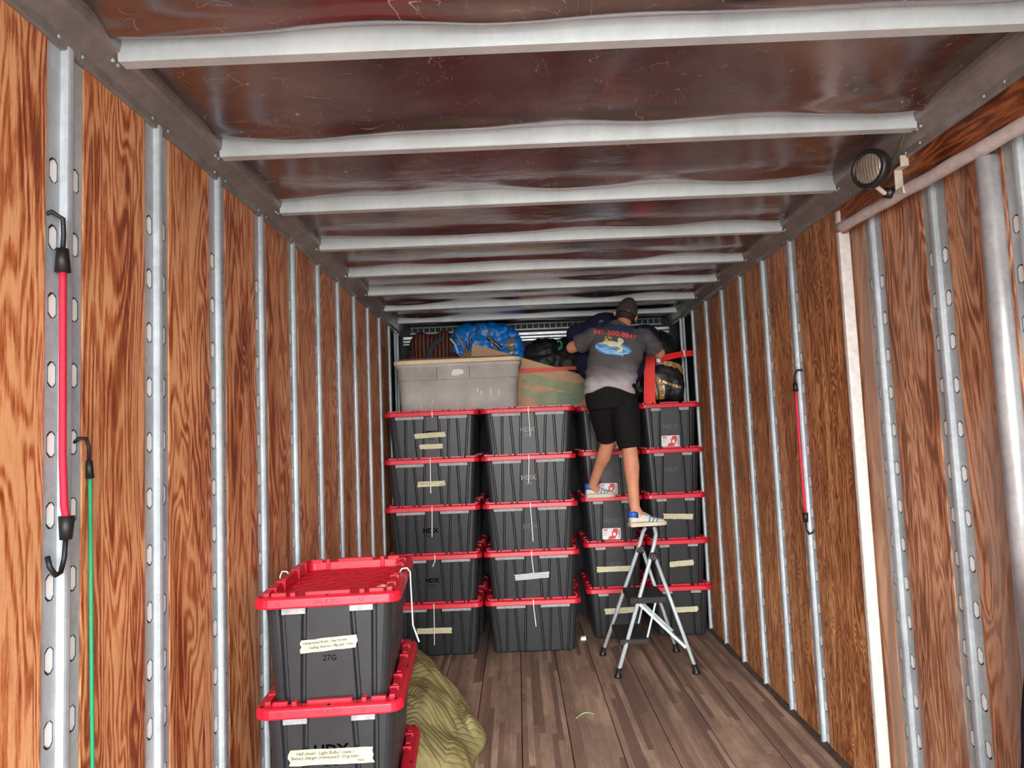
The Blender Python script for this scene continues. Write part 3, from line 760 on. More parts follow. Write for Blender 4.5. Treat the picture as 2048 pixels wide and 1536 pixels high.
for yy in (4.755, 5.10):
    bar('brace', (1.835, yy, .455), (2.125, yy-.02 if yy < 5 else yy+.03, .165))
    bar('step_link', (1.945, yy+.012, .458), (1.868, yy+.004, .205), .012, .008)
bar('rear_spreader', (2.144, 4.737, .15), (2.117, 5.168, .15), .016, .016)
for f in (FN, FF, BNr, BF):
    top = Vector((1.92, f.y, .76)); d = (top-f).normalized()
    MB().loft([[(f.x-d.x*.01+r*math.cos(a), f.y+r*math.sin(a), z) for a in [2*math.pi*j/12 for j in range(12)]] for r, z in ((.026, .0), (.027, .010), (.018, .022))] +
              [[(f.x+d.x*.03+.017*math.cos(a), f.y+.017*math.sin(a), .06) for a in [2*math.pi*j/12 for j in range(12)]]]).build('rubber_foot', 'rubber', ld, True, True)

# ------------------------------------------------------------------ load on top of the totes
ZT = 5*PT+.048-.0005      # top of the highest ridges
tt = thing('large_tote', 'dirty grey storage tote with tan lid on top of the left columns', 'storage bin', (.605, 5.74, ZT))
def rrc(cx, cy, hx, hy, r, z, n=5, wob=0): return [(cx+x, cy+y, z+wob*math.sin(x*5+1)) for x, y, _ in rr(hx, hy, r, z, n)]
tc = (.605, 5.745)
m = MB(); m.loft([rrc(*tc, .455, .225, .06, ZT), rrc(*tc, .470, .240, .07, ZT+.015), rrc(*tc, .482, .252, .07, ZT+.245), rrc(*tc, .488, .258, .07, ZT+.248), rrc(*tc, .492, .262, .07, ZT+.345), rrc(*tc, .505, .272, .07, ZT+.350), rrc(*tc, .505, .272, .07, ZT+.375)])
tub = m.build('tub', 'tote_grey', tt, True, True)
MB().box((.605, 5.745-.2545, ZT+.248), (.94, .006, .004)).build('tub_seam', 'logo_faint', tub, True)
for x in (.44, .70): MB().box((x, 5.745-.2605, ZT+.298), (.004, .006, .094)).build('tub_seam', 'logo_faint', tub, True)
m = MB(); m.loft([rrc(*tc, .508, .276, .08, ZT+.378, 5, .006), rrc(*tc, .516, .284, .08, ZT+.380, 5, .006), rrc(*tc, .516, .284, .08, ZT+.408, 5, .004), rrc(*tc, .500, .268, .07, ZT+.412, 5, .003)])
lidg = m.build('lid', 'tote_lid', tt, True)
m = MB(); m.loft([rrc(*tc, .485, .255, .06, ZT+.409), rrc(*tc, .475, .245, .06, ZT+.424)]); m.build('lid_panel', 'tote_lid_top', tt, True)
MB().prism([(.555, ZT+.285), (.570, ZT+.322), (.625, ZT+.326), (.650, ZT+.318), (.655, ZT+.290), (.600, ZT+.274), (.560, ZT+.276)], 5.479, 5.484).build('paper_label', 'paper_label', tt, True)
for x, z, l in ((.76, .15, .03), (.79, .13, .03), (.865, .14, .05), (.93, .13, .03), (.40, .075, .02), (.48, .06, .01), (.31, .03, .02)):
    MB().box((x, 5.497-.012*z/.25, ZT+z), (.006, .004, l)).build('paint_scuff', 'paper_label', tub, True)

# cardboard carton, its top edge sloping down to the right, patched with green tape
cy = 6.045
ct = thing('cardboard_carton', 'tan cardboard carton with green packing tape, behind the grey tote', 'box', (1.2, 6.1, ZT))
op = [(.640, ZT+.004), (1.690, ZT+.004), (1.690, 2.112), (.700, 2.440)]
bevel(MB().prism(op, cy, cy+.085).build('carton_body', 'cardboard', ct, True), .004, 2)
def gt(pts, mat, e): MB().prism(pts, cy-.001-e, cy+.001).build('packing_tape', mat, ct, True)
zt = lambda x: 2.440-(x-.70)*.3315
gt([(1.115, 2.085), (1.185, 2.155), (1.64, 2.04), (1.64, 1.955), (1.40, 2.010), (1.24, 2.055), (1.21, 2.035)], 'green_tape', .0010)
gt([(1.110, 2.030), (1.240, 1.985), (1.420, 2.0), (1.430, 1.845), (1.230, 1.845), (1.235, 1.925), (1.110, 1.965)], 'green_tape', .0016)
gt([(1.420, 1.985), (1.575, 1.965), (1.560, 1.845), (1.420, 1.870)], 'green_tape_deep', .0022)
gt([(1.575, 2.030), (1.690, 2.070), (1.690, 1.990), (1.640, 1.890), (1.545, 1.860)], 'green_tape_deep', .0026)
MB().prism([(.640, ZT+.20), (.700, 2.440), (.703, 2.436), (.644, ZT+.20)], cy-.002, cy+.02).build('carton_edge', 'cardboard', ct, True)

# red strap across the load
o = MB().ribbon([(1.02, 6.030, 2.178), (1.30, 6.026, 2.180), (1.64, 6.020, 2.186), (1.70, 6.0, 2.19)], [.036, .034, .030, .030], (0, 0, 1), .003).build('load_strap', 'strap_coral')
tag(o, 'thin coral red strap stretched across the cardboard carton', 'strap')
st = thing('ratchet_strap', 'bright red cargo strap with metal buckle tied to the right wall', 'strap', (2.16, 5.60, ZT))
yS = 5.60
MB().ribbon([(2.152, yS, ZT-.005), (2.156, yS, 2.02), (2.166, yS, 2.20), (2.172, yS+.006, 2.222)], .074, (1, 0, 0), .004).build('webbing', 'strap_red', st, True)
MB().ribbon([(2.120, yS+.008, ZT-.005), (2.130, yS+.008, 1.98), (2.140, yS+.008, 2.20)], .050, (1, 0, 0), .003).build('webbing', 'strap_red', st, True)
MB().ribbon([(2.135, yS-.004, 2.205), (2.20, yS-.006, 2.188), (2.24, yS-.004, 2.190)], .040, (0, 0, 1), .004).build('webbing', 'strap_red', st, True)
MB().ribbon([(2.24, yS-.002, 2.190), (2.36, yS+.03, 2.215), (2.47, yS+.09, 2.235), (W-.006, yS+.13, 2.24)], .048, (0, 0, 1), .004).build('webbing', 'strap_red', st, True)
m = MB(); m.box((2.225, yS-.012, 2.186), (.040, .016, .058)); m.box((2.212, yS-.024, 2.186), (.010, .012, .064)); m.box((2.244, yS-.022, 2.188), (.008, .010, .060)); bevel(m.build('buckle', 'chrome', st, True), .003)
MB().tube([(2.445, yS+.045, 2.262), (2.452, yS+.040, 2.25), (2.456, yS+.044, 2.22), (2.458, yS+.046, 2.205)], .008, 8).build('strap_hook', 'sticker_white', st, True, True)

def lump(parts, voxel, name, amp=.01, fs=6, it=5, seed=0, zmin=None, fine=.0, ridge_=.0):
    m = MB()
    for c, r in parts: m.ellipsoid(c, r, 20, 12)
    me = remeshed(m, voxel, it, name, lambda p: amp*noise.noise(p*fs+Vector((seed, 0, 0)))-ridge_*max(0, 1-abs(noise.noise(Vector((p.x*5+p.z*3, p.y*4, p.z*5-p.x*4))+Vector((seed, 1, 2))))*7)+fine*noise.noise(p*fs*3.1+Vector((0, seed, 0))))
    if zmin is not None:
        for v in me.vertices: v.co.z = max(v.co.z, zmin)
    return me

# blue tarpaulin bag
bb = thing('tarp_bag', 'bright blue woven plastic bag stuffed behind the grey tote', 'bag', (.83, 6.25, ZT))
me = lump([((.69, 6.24, 2.38), (.17, .11, .29)), ((.86, 6.24, 2.39), (.21, .12, .285)), ((.97, 6.24, 2.27), (.19, .12, .37)), ((.82, 6.22, 2.54), (.24, .12, .11)), ((.60, 6.22, 2.53), (.085, .09, .085)), ((.985, 6.22, 2.555), (.075, .1, .07)), ((.56, 6.21, 2.43), (.06, .08, .08)), ((.62, 6.23, 2.10), (.13, .11, .26)), ((.84, 6.25, 2.05), (.24, .12, .21)), ((1.085, 6.22, 2.36), (.070, .10, .20)), ((1.05, 6.24, 2.1), (.10, .11, .26))], .014, 'bag_body', .022, 7, 3, 3, ZT+.001, .012, .020)
link('bag_body', me, 'blue_tarp', bb, True)
def onbag(bv, pts, y0=5.8, off=.004):
    Q = []
    for x, z in pts:
        h = bv.ray_cast(Vector((x, y0, z)), Vector((0, 1, 0)))
        Q.append((h[0]+h[1]*off) if h[0] else Vector((x, 6.14, z)))
    return Q
bv = BVHTree.FromPolygons([v.co for v in me.vertices], [p.vertices for p in me.polygons])
def seg(p, n=7):
    out = []
    for (a, b) in zip(p[:-1], p[1:]): out += [(lerp(a[0], b[0], i/n), lerp(a[1], b[1], i/n)) for i in range(n)]
    return out+[p[-1]]
for pts, w in (([(.775, 2.60), (.70, 2.54), (.655, 2.46), (.640, 2.36)], .030), ([(.835, 2.50), (.90, 2.44), (.945, 2.40)], .036), ([(.735, 2.36), (.66, 2.30), (.57, 2.36)], .030)):
    Q = onbag(bv, seg(pts)); MB().ribbon(Q, w, (1, -.2, 1) if w < .035 else (1, 0, .8), .004).build('bag_handle', 'tarp_band', bb, True)
    MB().ribbon([q+Vector((0, -.004, 0)) for q in Q], .008, (1, -.2, 1) if w < .035 else (1, 0, .8), .002).build('handle_stripe', 'band_white', bb, True)
for pts, w in (([(.815, 2.59), (.855, 2.48), (.905, 2.36)], .016), ([(1.01, 2.40), (1.05, 2.49)], .050), ([(1.066, 2.49), (1.045, 2.40), (1.03, 2.30)], .034), ([(.560, 2.54), (.61, 2.44), (.645, 2.37)], .018), ([(.64, 2.38), (.668, 2.31), (.69, 2.26)], .075)):
    Q = onbag(bv, seg(pts), off=.010); MB().ribbon(Q, w, (1, 0, .4), .003).build('brown_tape', 'brown_tape', bb, True)

# quilted bundle
qb = thing('quilted_bundle', 'maroon and plum quilted moving pad bundle above the grey tote, left end', 'blanket', (.33, 6.2, ZT))
me = lump([((.33, 6.24, 2.24), (.19, .15, .32)), ((.23, 6.22, 2.42), (.11, .12, .17)), ((.43, 6.22, 2.42), (.10, .12, .18)), ((.33, 6.25, 2.0), (.2, .15, .17))], .014, 'pad_body', .014, 8, 4, 9, ZT+.001)
link('pad_body', me, 'quilt_maroon', qb, True)
me = lump([((.175, 6.24, 2.25), (.085, .13, .26)), ((.20, 6.24, 1.98), (.10, .13, .14))], .014, 'pad_fold', .012, 8, 4, 5, ZT+.001); link('pad_fold', me, 'quilt_plum', qb, True)
me = lump([((.505, 6.20, 2.20), (.080, .11, .21)), ((.47, 6.22, 2.0), (.10, .12, .16))], .014, 'pad_fold', .012, 8, 4, 6, ZT+.001); link('pad_fold', me, 'quilt_plum', qb, True)
MB().ribbon([(.30, 6.075, 2.33), (.35, 6.060, 2.44), (.43, 6.075, 2.50)], .045, (1, 0, -.6), .006).build('pad_band', 'tarp_band', qb, True)
MB().ribbon([(.50, 6.10, 2.50), (.545, 6.09, 2.44), (.567, 6.10, 2.36)], .016, (1, 0, .3), .004).build('pad_trim', 'band_white', qb, True)

# black bags
def bag(label, parts, seed, loc):
    g = thing('garbage_bag', label, 'bag', loc, 0, 'black plastic bags behind the load'); me = lump(parts, .014, 'bag_body', .016, 8, 3, seed, ZT+.001, .008, .014)
    link('bag_body', me, 'black_bag', g, True); return g
bag('black plastic bag slumped between the blue bag and the man', [((1.34, 6.27, 2.25), (.22, .13, .25)), ((1.56, 6.27, 2.20), (.20, .13, .30)), ((1.30, 6.28, 2.02), (.2, .12, .18)), ((1.55, 6.28, 2.0), (.2, .12, .16))], 11, (1.42, 6.26, ZT))
bag('black plastic bag at the front wall, behind the man on the right', [((2.30, 5.98, 2.22), (.20, .22, .26)), ((2.12, 6.05, 2.15), (.16, .18, .28)), ((2.2, 6.0, 1.98), (.26, .24, .14))], 17, (2.25, 6.0, ZT))
kb = thing('taped_bundle', 'black bundle bound with gold brown tape on the right column', 'bundle', (2.30, 5.72, ZT))
me = lump([((2.30, 5.745, 2.03), (.17, .085, .17)), ((2.39, 5.75, 1.98), (.08, .09, .14)), ((2.22, 5.75, 1.96), (.10, .085, .12))], .012, 'bundle_body', .012, 9, 3, 23, ZT+.001, .006)
link('bundle_body', me, 'black_bag', kb, True)
bv = BVHTree.FromPolygons([v.co for v in me.vertices], [p.vertices for p in me.polygons])
for pts, w in (([(2.20, 2.10), (2.25, 1.99), (2.262, 1.87)], .040), ([(2.215, 2.155), (2.29, 2.165), (2.40, 2.135), (2.45, 2.09)], .046), ([(2.24, 2.02), (2.33, 1.985), (2.415, 1.955)], .022), ([(2.20, 2.13), (2.205, 1.98), (2.225, 1.87)], .014)):
    Q = onbag(bv, seg(pts), 5.4, .004); MB().ribbon(Q, w, (0, 0, 1) if abs(pts[0][0]-pts[-1][0]) > .1 else (1, 0, 0), .003).build('gold_tape', 'gold_tape', kb, True)
MB().ribbon(onbag(bv, seg([(2.275, 1.985), (2.268, 1.90)]), 5.4, .007), .020, (1, 0, 0), .003).build('tape_glare', 'paper_label', kb, True)  # glare on the wrapping, put in as a white strip

# navy bundle held against the load by the man
nv = thing('navy_bundle', 'large navy blue cloth bundle hugged by the man', 'bundle', (1.8, 5.62, ZT))
me = lump([((1.74, 5.46, 2.29), (.21, .17, .24)), ((1.66, 5.44, 2.22), (.12, .13, .20)), ((1.80, 5.47, 2.45), (.17, .15, .115)), ((1.98, 5.47, 2.20), (.13, .16, .22)), ((2.10, 5.50, 2.36), (.13, .13, .10)), ((1.84, 5.62, 1.98), (.20, .10, .145)), ((1.57, 5.46, 2.40), (.085, .09, .085))], .014, 'cloth', .012, 6, 4, 31, ZT+.001)
link('cloth', me, 'navy_cloth', nv, True)
MB().tube([(1.425+.02*math.cos(a), 5.50, 2.325+.034*math.sin(a)) for a in [R(20*i) for i in range(-6, 8)]], .007, 8).build('mint_cord', 'cord_green', nv, True, True)

# ------------------------------------------------------------------ the man
pr = thing('person', 'man in grey t-shirt, black shorts and cap, climbing with one foot on the stepladder', 'person', (1.78, 5.0, .94))
hc = P3(1.908, 5.115, 2.487); hu = P3(.33, .20, .92).normalized(); hf = P3(.05, 1, -.18); hf = (hf-hu*hf.dot(hu)).normalized(); hr = hf.cross(hu)
HM = Matrix((hr, hf, hu)).transposed()
H = lambda x, y, z: hc+HM @ Vector((x, y, z))
m = MB()
m.ellipsoid(H(0, .0, .025), (.074, .094, .092), 20, 14, HM); m.ellipsoid(H(0, .028, -.055), (.056, .066, .070), 16, 10, HM)
m.ellipsoid(H(0, .098, -.022), (.013, .018, .026), 10, 8, HM); m.ellipsoid(H(0, .085, -.068), (.024, .012, .008), 10, 6, HM)     # nose, lips
for s in (-1, 1):
    m.ellipsoid(H(s*.030, .084, .008), (.016, .010, .010), 10, 6, HM)                                                                # eyelids
    m.ellipsoid(H(s*.080, -.004, -.012), (.009, .022, .033), 12, 8, HM)                                                              # ears
m.tube([H(0, -.015, -.05), P3(1.875, 5.06, 2.395), P3(1.85, 5.04, 2.33)], [.052, .056, .07], 16)
m.tube([P3(1.745, 4.99, 1.86), P3(1.75, 4.99, 1.98), P3(1.79, 5.0, 2.12), P3(1.825, 5.03, 2.25), P3(1.85, 5.05, 2.34), P3(1.87, 5.06, 2.38)], [(.155, .11), (.145, .105), (.16, .105), (.175, .105), (.15, .085), (.06, .05)], 20)
def limb(p, r): m.tube(p, r, 14); m.ellipsoid(p[-1], (r[-1],)*3, 12, 8); [m.ellipsoid(a, (b,)*3, 12, 8) for a, b in zip(p, r)]
RH, RK, RA = P3(1.838, 4.98, 1.84), P3(1.857, 4.955, 1.485), P3(1.868, 4.94, 1.075)
LH, LK, LA = P3(1.668, 5.0, 1.845), P3(1.742, 5.225, 1.545), P3(1.632, 5.445, 1.205)
limb([RH, RH.lerp(RK, .5), RK, RK.lerp(RA, .28)+P3(0, -.012, 0), RK.lerp(RA, .6), RA], [.088, .074, .054, .058, .044, .037])
limb([LH, LH.lerp(LK, .5), LK, LK.lerp(LA, .30)+P3(0, -.006, -.012), LK.lerp(LA, .6), LA], [.088, .072, .053, .056, .043, .036])
limb([RA, RA+P3(.03, .01, -.045)], [.037, .034]); limb([LA, LA+P3(.03, .02, -.04)], [.036, .034])
LS, LE, LW = P3(1.655, 5.05, 2.315), P3(1.498, 5.19, 2.262), P3(1.545, 5.40, 2.32)
RS, RE, RW = P3(2.025, 5.06, 2.29), P3(2.150, 5.165, 2.190), P3(2.145, 5.36, 2.22)
limb([LS, LS.lerp(LE, .5), LE, LE.lerp(LW, .35), LW], [.062, .052, .044, .043, .029])
limb([RS, RS.lerp(RE, .5), RE, RE.lerp(RW, .35), RW], [.062, .052, .044, .043, .029])
def hand(w, d, side, inn):
    d = d.normalized(); inn = (inn-d*inn.dot(d)).normalized(); sd = d.cross(inn)
    pc = w+d*.050; m.ellipsoid(pc, (.024, .024, .024), 10, 8); m.tube([w, w+d*.03, w+d*.085], [(.024, .020), (.034, .017), (.038, .015)], 12)
    for k, (L, o) in enumerate(((.070, -.028), (.080, -.010), (.075, .010), (.058, .027))):
        b = w+d*.085+sd*o; a1 = b+d*L*.45+inn*.006; a2 = a1+d*L*.20+inn*L*.28; a3 = a2+inn*L*.26-d*L*.02
        m.tube([b-d*.012, b, a1, a2, a3], [.0095, .0095, .009, .0085, .007], 8)
    b = w+d*.032-sd*side*.026; m.tube([b, b+d*.025-sd*side*.022+inn*.010, b+d*.05-sd*side*.024+inn*.026], [.012, .0105, .008], 8)
hand(LW, P3(.35, .85, .25), 1, P3(1, -.2, -.1)); hand(RW, P3(-.4, .85, .1), -1, P3(-1, -.2, -.1))
body = link('body', remeshed(m, .0068, 4, 'body'), 'skin', pr, True)
# shorts
m = MB()
m.tube([P3(1.748, 4.99, 2.03), P3(1.745, 4.99, 1.95), P3(1.748, 4.99, 1.87), P3(1.752, 4.995, 1.79)], [(.170, .125), (.186, .138), (.192, .142), (.178, .125)], 24)
m.tube([RH+P3(-.01, 0, .02), RH.lerp(RK, .35), RH.lerp(RK, .7), RH.lerp(RK, .97)], [.108, .100, .090, .080], 20)
m.tube([LH+P3(.012, 0, .02), LH.lerp(LK, .35), LH.lerp(LK, .7), LH.lerp(LK, .92)], [.108, .098, .086, .076], 20)
link('shorts', remeshed(m, .009, 4, 'shorts', lambda p: .004*noise.noise(p*Vector((14, 14, 7)) if False else Vector((p.x*14, p.y*14, p.z*6)))), 'shorts_black', pr, True)
# t-shirt
m = MB(); n = 28; rings = []
SH = [((1.738, 4.985, 1.885), .190, .150), ((1.742, 4.985, 1.97), .185, .148), ((1.765, 4.99, 2.06), .186, .140), ((1.795, 5.0, 2.15), .197, .138), ((1.820, 5.02, 2.24), .208, .135), ((1.838, 5.04, 2.315), .205, .118), ((1.858, 5.055, 2.37), .150, .092), ((1.878, 5.065, 2.405), .078, .068)]
for k, (c, rx, ry) in enumerate(SH):
    ring = []
    for j in range(n):
        a = 2*math.pi*j/n; sx_, sy_ = math.cos(a), math.sin(a)
        z = c[2]+(-.045*max(0, sy_)*0+.050*max(0, -sy_)**1.5-.03*max(0, sx_) if k == 0 else (.018*max(0, -sy_) if k == 1 else 0))
        z += -.035*sx_*(k/7)                                 # right shoulder lower
        ring.append((c[0]+rx*sx_, c[1]+ry*sy_, z))
    rings.append(ring)
m.loft(rings)
m.tube([LS+P3(.05, .0, .005), LS, LS.lerp(LE, .35), LS.lerp(LE, .66)], [.085, .078, .074, .072], 18)
m.tube([RS+P3(-.05, .0, .005), RS, RS.lerp(RE, .35), RS.lerp(RE, .70)], [.085, .078, .074, .072], 18)
fold = lambda p: .009*noise.noise(Vector((p.x*7, p.y*7, p.z*14+p.x*8)))+.005*noise.noise(Vector((p.x*16, p.y*10, p.z*22)))+(.014*noise.noise(Vector((p.x*5-p.z*9, p.y*5, p.z*22+p.x*9))) if p.z < 2.1 else 0)
me = remeshed(m, .008, 2, 't_shirt', fold); shirt = link('t_shirt', me, 'shirt_cloth', pr, True)
sbv = BVHTree.FromPolygons([v.co for v in me.vertices], [p.vertices for p in me.polygons])
def onshirt(x, z, off):
    h = sbv.ray_cast(Vector((x, 4.5, z)), Vector((0, 1, 0)))
    return (h[0]+Vector((0, -off, 0))) if h[0] else Vector((x, 4.9, z))
SA = R(-11.5)
def shirtflat(name, mat, V, F, cx, cz, off=.003, rot=SA, curve=0.0):
    c, sn = math.cos(rot), math.sin(rot)
    P = [onshirt(cx+x*c-y*sn, cz+x*sn+(y+curve*x*x)*c, off) for x, y, *_ in V]
    mm = bpy.data.meshes.new(name); mm.from_pydata(P, [], F); mm.update(); return link(name, mm, mat, shirt, True)
V, F = text_mesh('941-600-8847', .052, .0012, 0, 1.04)
shirtflat('phone_number', 'print_red', V, F, 1.788, 2.316, .009, R(-12), -.35)
def patch(fn, nu, nv_):
    V = []; F = []
    for i in range(nu+1):
        for j in range(nv_+1): V.append(fn(i/nu, j/nv_))
    for i in range(nu):
        for j in range(nv_):
            a = i*(nv_+1)+j; F.append([a, a+1, a+nv_+2, a+nv_+1])
    return V, F
def disc(rx, ry, x0=0, y0=0, nr=5, na=28, wob=0.0):
    V = [(x0, y0)]; F = []
    for k in range(1, nr+1):
        for j in range(na):
            a = 2*math.pi*j/na; q = (k/nr)*(1+wob*math.sin(a*3+1)); V.append((x0+rx*q*math.cos(a), y0+ry*q*math.sin(a)))
    for j in range(na): F.append([0, 1+j, 1+(j+1) % na])
    for k in range(nr-1):
        for j in range(na):
            A = 1+k*na+j; B = 1+k*na+(j+1) % na; F.append([A, B, B+na, A+na])
    return V, F
def stroke(pts, w):
    V = []; F = []
    P = seg(pts, 5)
    for i, (x, y) in enumerate(P):
        a = P[max(i-1, 0)]; b = P[min(i+1, len(P)-1)]; dx, dy = b[0]-a[0], b[1]-a[1]; L = math.hypot(dx, dy) or 1
        V += [(x-dy/L*w/2, y+dx/L*w/2), (x+dy/L*w/2, y-dx/L*w/2)]
    for i in range(len(P)-1): F.append([2*i, 2*i+1, 2*i+3, 2*i+2])
    return V, F
ex, ez = 1.766, 2.222
V, F = patch(lambda u, v: ((u-.5)*.26, (v-.5)*.050+.008*math.sin(u*23)*v), 14, 3); shirtflat('faded_print', 'print_navy', V, F, 1.800, 2.368, .006, R(-11), -.3)
V, F = disc(.128, .046, 0, -.018, 6, 32, .05); shirtflat('emblem_wave', 'print_blue', V, F, ex, ez, .005)
for pts, w in (([(-.115, -.02), (-.06, -.045), (0, -.035), (.05, -.05), (.11, -.035)], .010), ([(-.12, -.005), (-.09, -.028), (-.03, -.022)], .008), ([(.05, -.012), (.09, -.008), (.115, -.025)], .008), ([(-.10, .010), (-.06, .016), (-.05, .004)], .007), ([(-.05, -.056), (.02, -.050), (.08, -.060)], .007)):
    V, F = stroke(pts, w); shirtflat('emblem_foam', 'print_sky', V, F, ex, ez, .0062)
V, F = disc(.052, .022, -.004, .016, 4, 20, .12); shirtflat('emblem_figure', 'print_cream', V, F, ex, ez, .0072)
V, F = disc(.022, .026, .046, .044, 4, 20, .1); shirtflat('emblem_figure', 'print_cream', V, F, ex, ez, .0076)
for pts, w in (([(.02, .012), (.06, -.006), (.055, -.030), (.030, -.032)], .020), ([(-.04, .018), (-.075, .010), (-.060, .030), (-.045, .046)], .014)):
    V, F = stroke(pts, w); shirtflat('emblem_figure', 'print_cream', V, F, ex, ez, .0078)
for pts in ([(-.085, .000), (-.040, .058)], [(-.062, .052), (-.054, .040), (-.040, .058), (-.022, .050), (-.020, .068)], [(-.040, .058), (-.030, .078)], [(-.062, .052), (-.052, .072)]):
    V, F = stroke(pts, .006); shirtflat('emblem_trident', 'print_yellow', V, F, ex, ez, .0084)
# cap and hair
m = MB(); rings = []
for k in range(9):
    a = R(2+86*k/8); rings.append([H(.083*math.cos(a)*math.cos(b), .000+.104*math.cos(a)*math.sin(b), -.020+.030*max(0, math.sin(b))*(1-k/8)+(.152-.028*max(0, math.sin(b))*(1-k/8))*math.sin(a)**.9) for b in [2*math.pi*j/24 for j in range(24)]])
m.loft(rings)
cap = m.build('cap', 'cap_cloth', pr, True, True)
m = MB(); m.loft([[H(x, y, .012) for x, y in ((-.070, .06), (-.062, .12), (-.035, .160), (0, .172), (.035, .160), (.062, .12), (.070, .06))], [H(x, y, .020) for x, y in ((-.070, .06), (-.062, .12), (-.035, .160), (0, .172), (.035, .160), (.062, .12), (.070, .06))]]); m.build('cap_brim', 'cap_cloth', cap, True)
MB().tube([H(.028*math.cos(a), -.104-.001*math.sin(a), -.014+.026*math.sin(a)) for a in [R(10+20*i) for i in range(9)]], .0025, 6).build('cap_opening', 'rubber', cap, True)
MB().ellipsoid(H(.012, -.106, -.014), (.006, .004, .006), 8, 6).build('cap_clip', 'chrome', cap, True)
MB().ellipsoid(H(0, 0, .133), (.008, .008, .005), 8, 6, HM).build('cap_button', 'cap_cloth', cap, True)
m = MB(); rings = []
for k in range(5):
    z = -.016-.012*k; rings.append([H(.0765*math.cos(b)*(1-.03*k*k*.4), (.0965-.004*k)*math.sin(b), z) for b in [R(180+10*j) for j in range(19)]]+[H(.050*math.cos(b), .05*math.sin(b), z) for b in [R(360-10*j) for j in range(19)]])
m.loft(rings); m.build('hair', 'hair', pr, True, True)
# shoes
def shoe(heel, toe, sole_z, vside):
    d = Vector((toe[0]-heel[0], toe[1]-heel[1], 0)); L = d.length; d.normalize(); sdv = Vector((d.y, -d.x, 0))      # sdv: right-hand side, towards the viewer
    o = Vector((heel[0], heel[1], sole_z)); F = lambda a, b, z: o+d*a*L+sdv*b+Vector((0, 0, z))
    ws = [(0.0, .024, .062), (.04, .034, .078), (.14, .038, .085), (.26, .038, .086), (.36, .039, .092), (.46, .041, .084), (.58, .045, .068), (.70, .047, .056), (.82, .045, .050), (.92, .036, .044), (1.0, .016, .030)]
    rings = []
    for a, w, h in ws:
        z0 = .022; rings.append([F(a, -w, z0), F(a, -w*.98, z0+(h-z0)*.45), F(a, -w*.70, z0+(h-z0)*.85), F(a, 0, h), F(a, w*.70, z0+(h-z0)*.85), F(a, w*.98, z0+(h-z0)*.45), F(a, w, z0)])
    up = MB().loft(rings).build('shoe', 'shoe_white', pr, True, True)
    sub = up.modifiers.new('s', 'SUBSURF'); sub.levels = 1; sub.render_levels = 2
    pl = [(a, -w-.004) for a, w, h in ws]+[(a+(.02 if a > .9 else 0), w+.004) for a, w, h in ws[::-1]]
    m = MB().loft([[F(a, b, 0) for a, b in pl], [F(a, b*1.02, .006) for a, b in pl], [F(a, b, .026) for a, b in pl]]); m.build('sole', 'shoe_sole', up, True)
    for k, a in enumerate((.46, .56, .66)):
        h = .074-.010*k
        for s in (-1, 1):
            w = .0475
            m = MB().loft([[F(a, s*(w-.006+.002*k), .026), F(a+.035, s*(w-.006+.002*k), .026), F(a+.095, s*(w*.84), h-.008), F(a+.055, s*(w*.82), h-.004)], [F(a, s*(w-.001+.002*k), .026), F(a+.035, s*(w-.001+.002*k), .026), F(a+.095, s*(w*.90), h-.006), F(a+.055, s*(w*.88), h-.002)]])
            m.build('side_stripe', 'stripe_blue', up, True)
    rg = []
    for z, q in ((.060, 1.05), (.080, 1.07), (.100, 1.02)):
        rg.append([F(a+(-.012 if a == 0 else 0), s*w*q, z+(.0 if a > .1 else .006)) for a, w, s in ((.20, .038, -1), (.10, .036, -1), (.03, .032, -1), (0.0, .016, -1), (0.0, .016, 1), (.03, .032, 1), (.10, .036, 1), (.20, .038, 1), (.10, .026, 1), (.04, .014, 1), (.04, .014, -1), (.10, .026, -1))])
    MB().loft(rg).build('heel_tab', 'shoe_blue', up, True, True)
    for k in range(4):
        a = .40+.055*k; MB().tube([F(a, -.020, .092-.0085*k), F(a, 0, .0965-.0085*k), F(a, .020, .092-.0085*k)], .003, 6).build('lace', 'sticker_white', up, True)
    MB().tube([F(.13, 0, .076), F(.16, 0, .090), F(.17, 0, .100)], [.034, .036, .0365], 14).build('sock', 'sticker_white', up, True, True)
shoe((1.822, 4.925), (2.085, 4.985), .948, 1)
shoe((1.575, 5.462), (1.805, 5.498), 5*0+3*PT+.0365, 1)

# ------------------------------------------------------------------ floor things
# olive moving blanket
nx, ny = 150, 260; m = MB(); ctr = [(.50, 3.30), (.56, 3.55), (.62, 3.85), (.56, 4.15), (.45, 4.45), (.38, 4.72)]
def bl(u, v):
    y = 3.12+1.72*v; k = v*5; i = min(4, int(k)); f = k-i; xr = [.68, .78, .83, .73, .58, .46]; xl = [.22, .20, .18, .18, .18, .20]
    f2 = f*f*(3-2*f); r_, l_ = lerp(xr[i], xr[i+1], f2), lerp(xl[i], xl[i+1], f2)
    x = lerp(l_, r_, u)+.02*noise.noise(Vector((y*4, u*2, 3)))
    e = min(1, (1-u)/.14)*min(1, (1-v)/.10)*min(1, v/.10); e = max(0, e)**.55
    h = .055+.20*math.exp(-((u-.42)/.42)**2)*(.65+.35*math.sin(v*3.1))+.040*noise.noise(Vector((x*6.5, y*4.2, 1)))+.045*abs(noise.noise(Vector((x*11+y*4, y*5, 8))))
    s_ = abs(((y+.16*abs(((x*6.0) % 2)-1))*24) % 1-.5)*2
    q = .011*(1-max(0, 1-s_*2.4)**2)
    return (x, y, .004+e*h+q*(.3+.7*e))
idx = [m.pts([bl(i/nx, j/ny)])[0] for j in range(ny+1) for i in range(nx+1)]
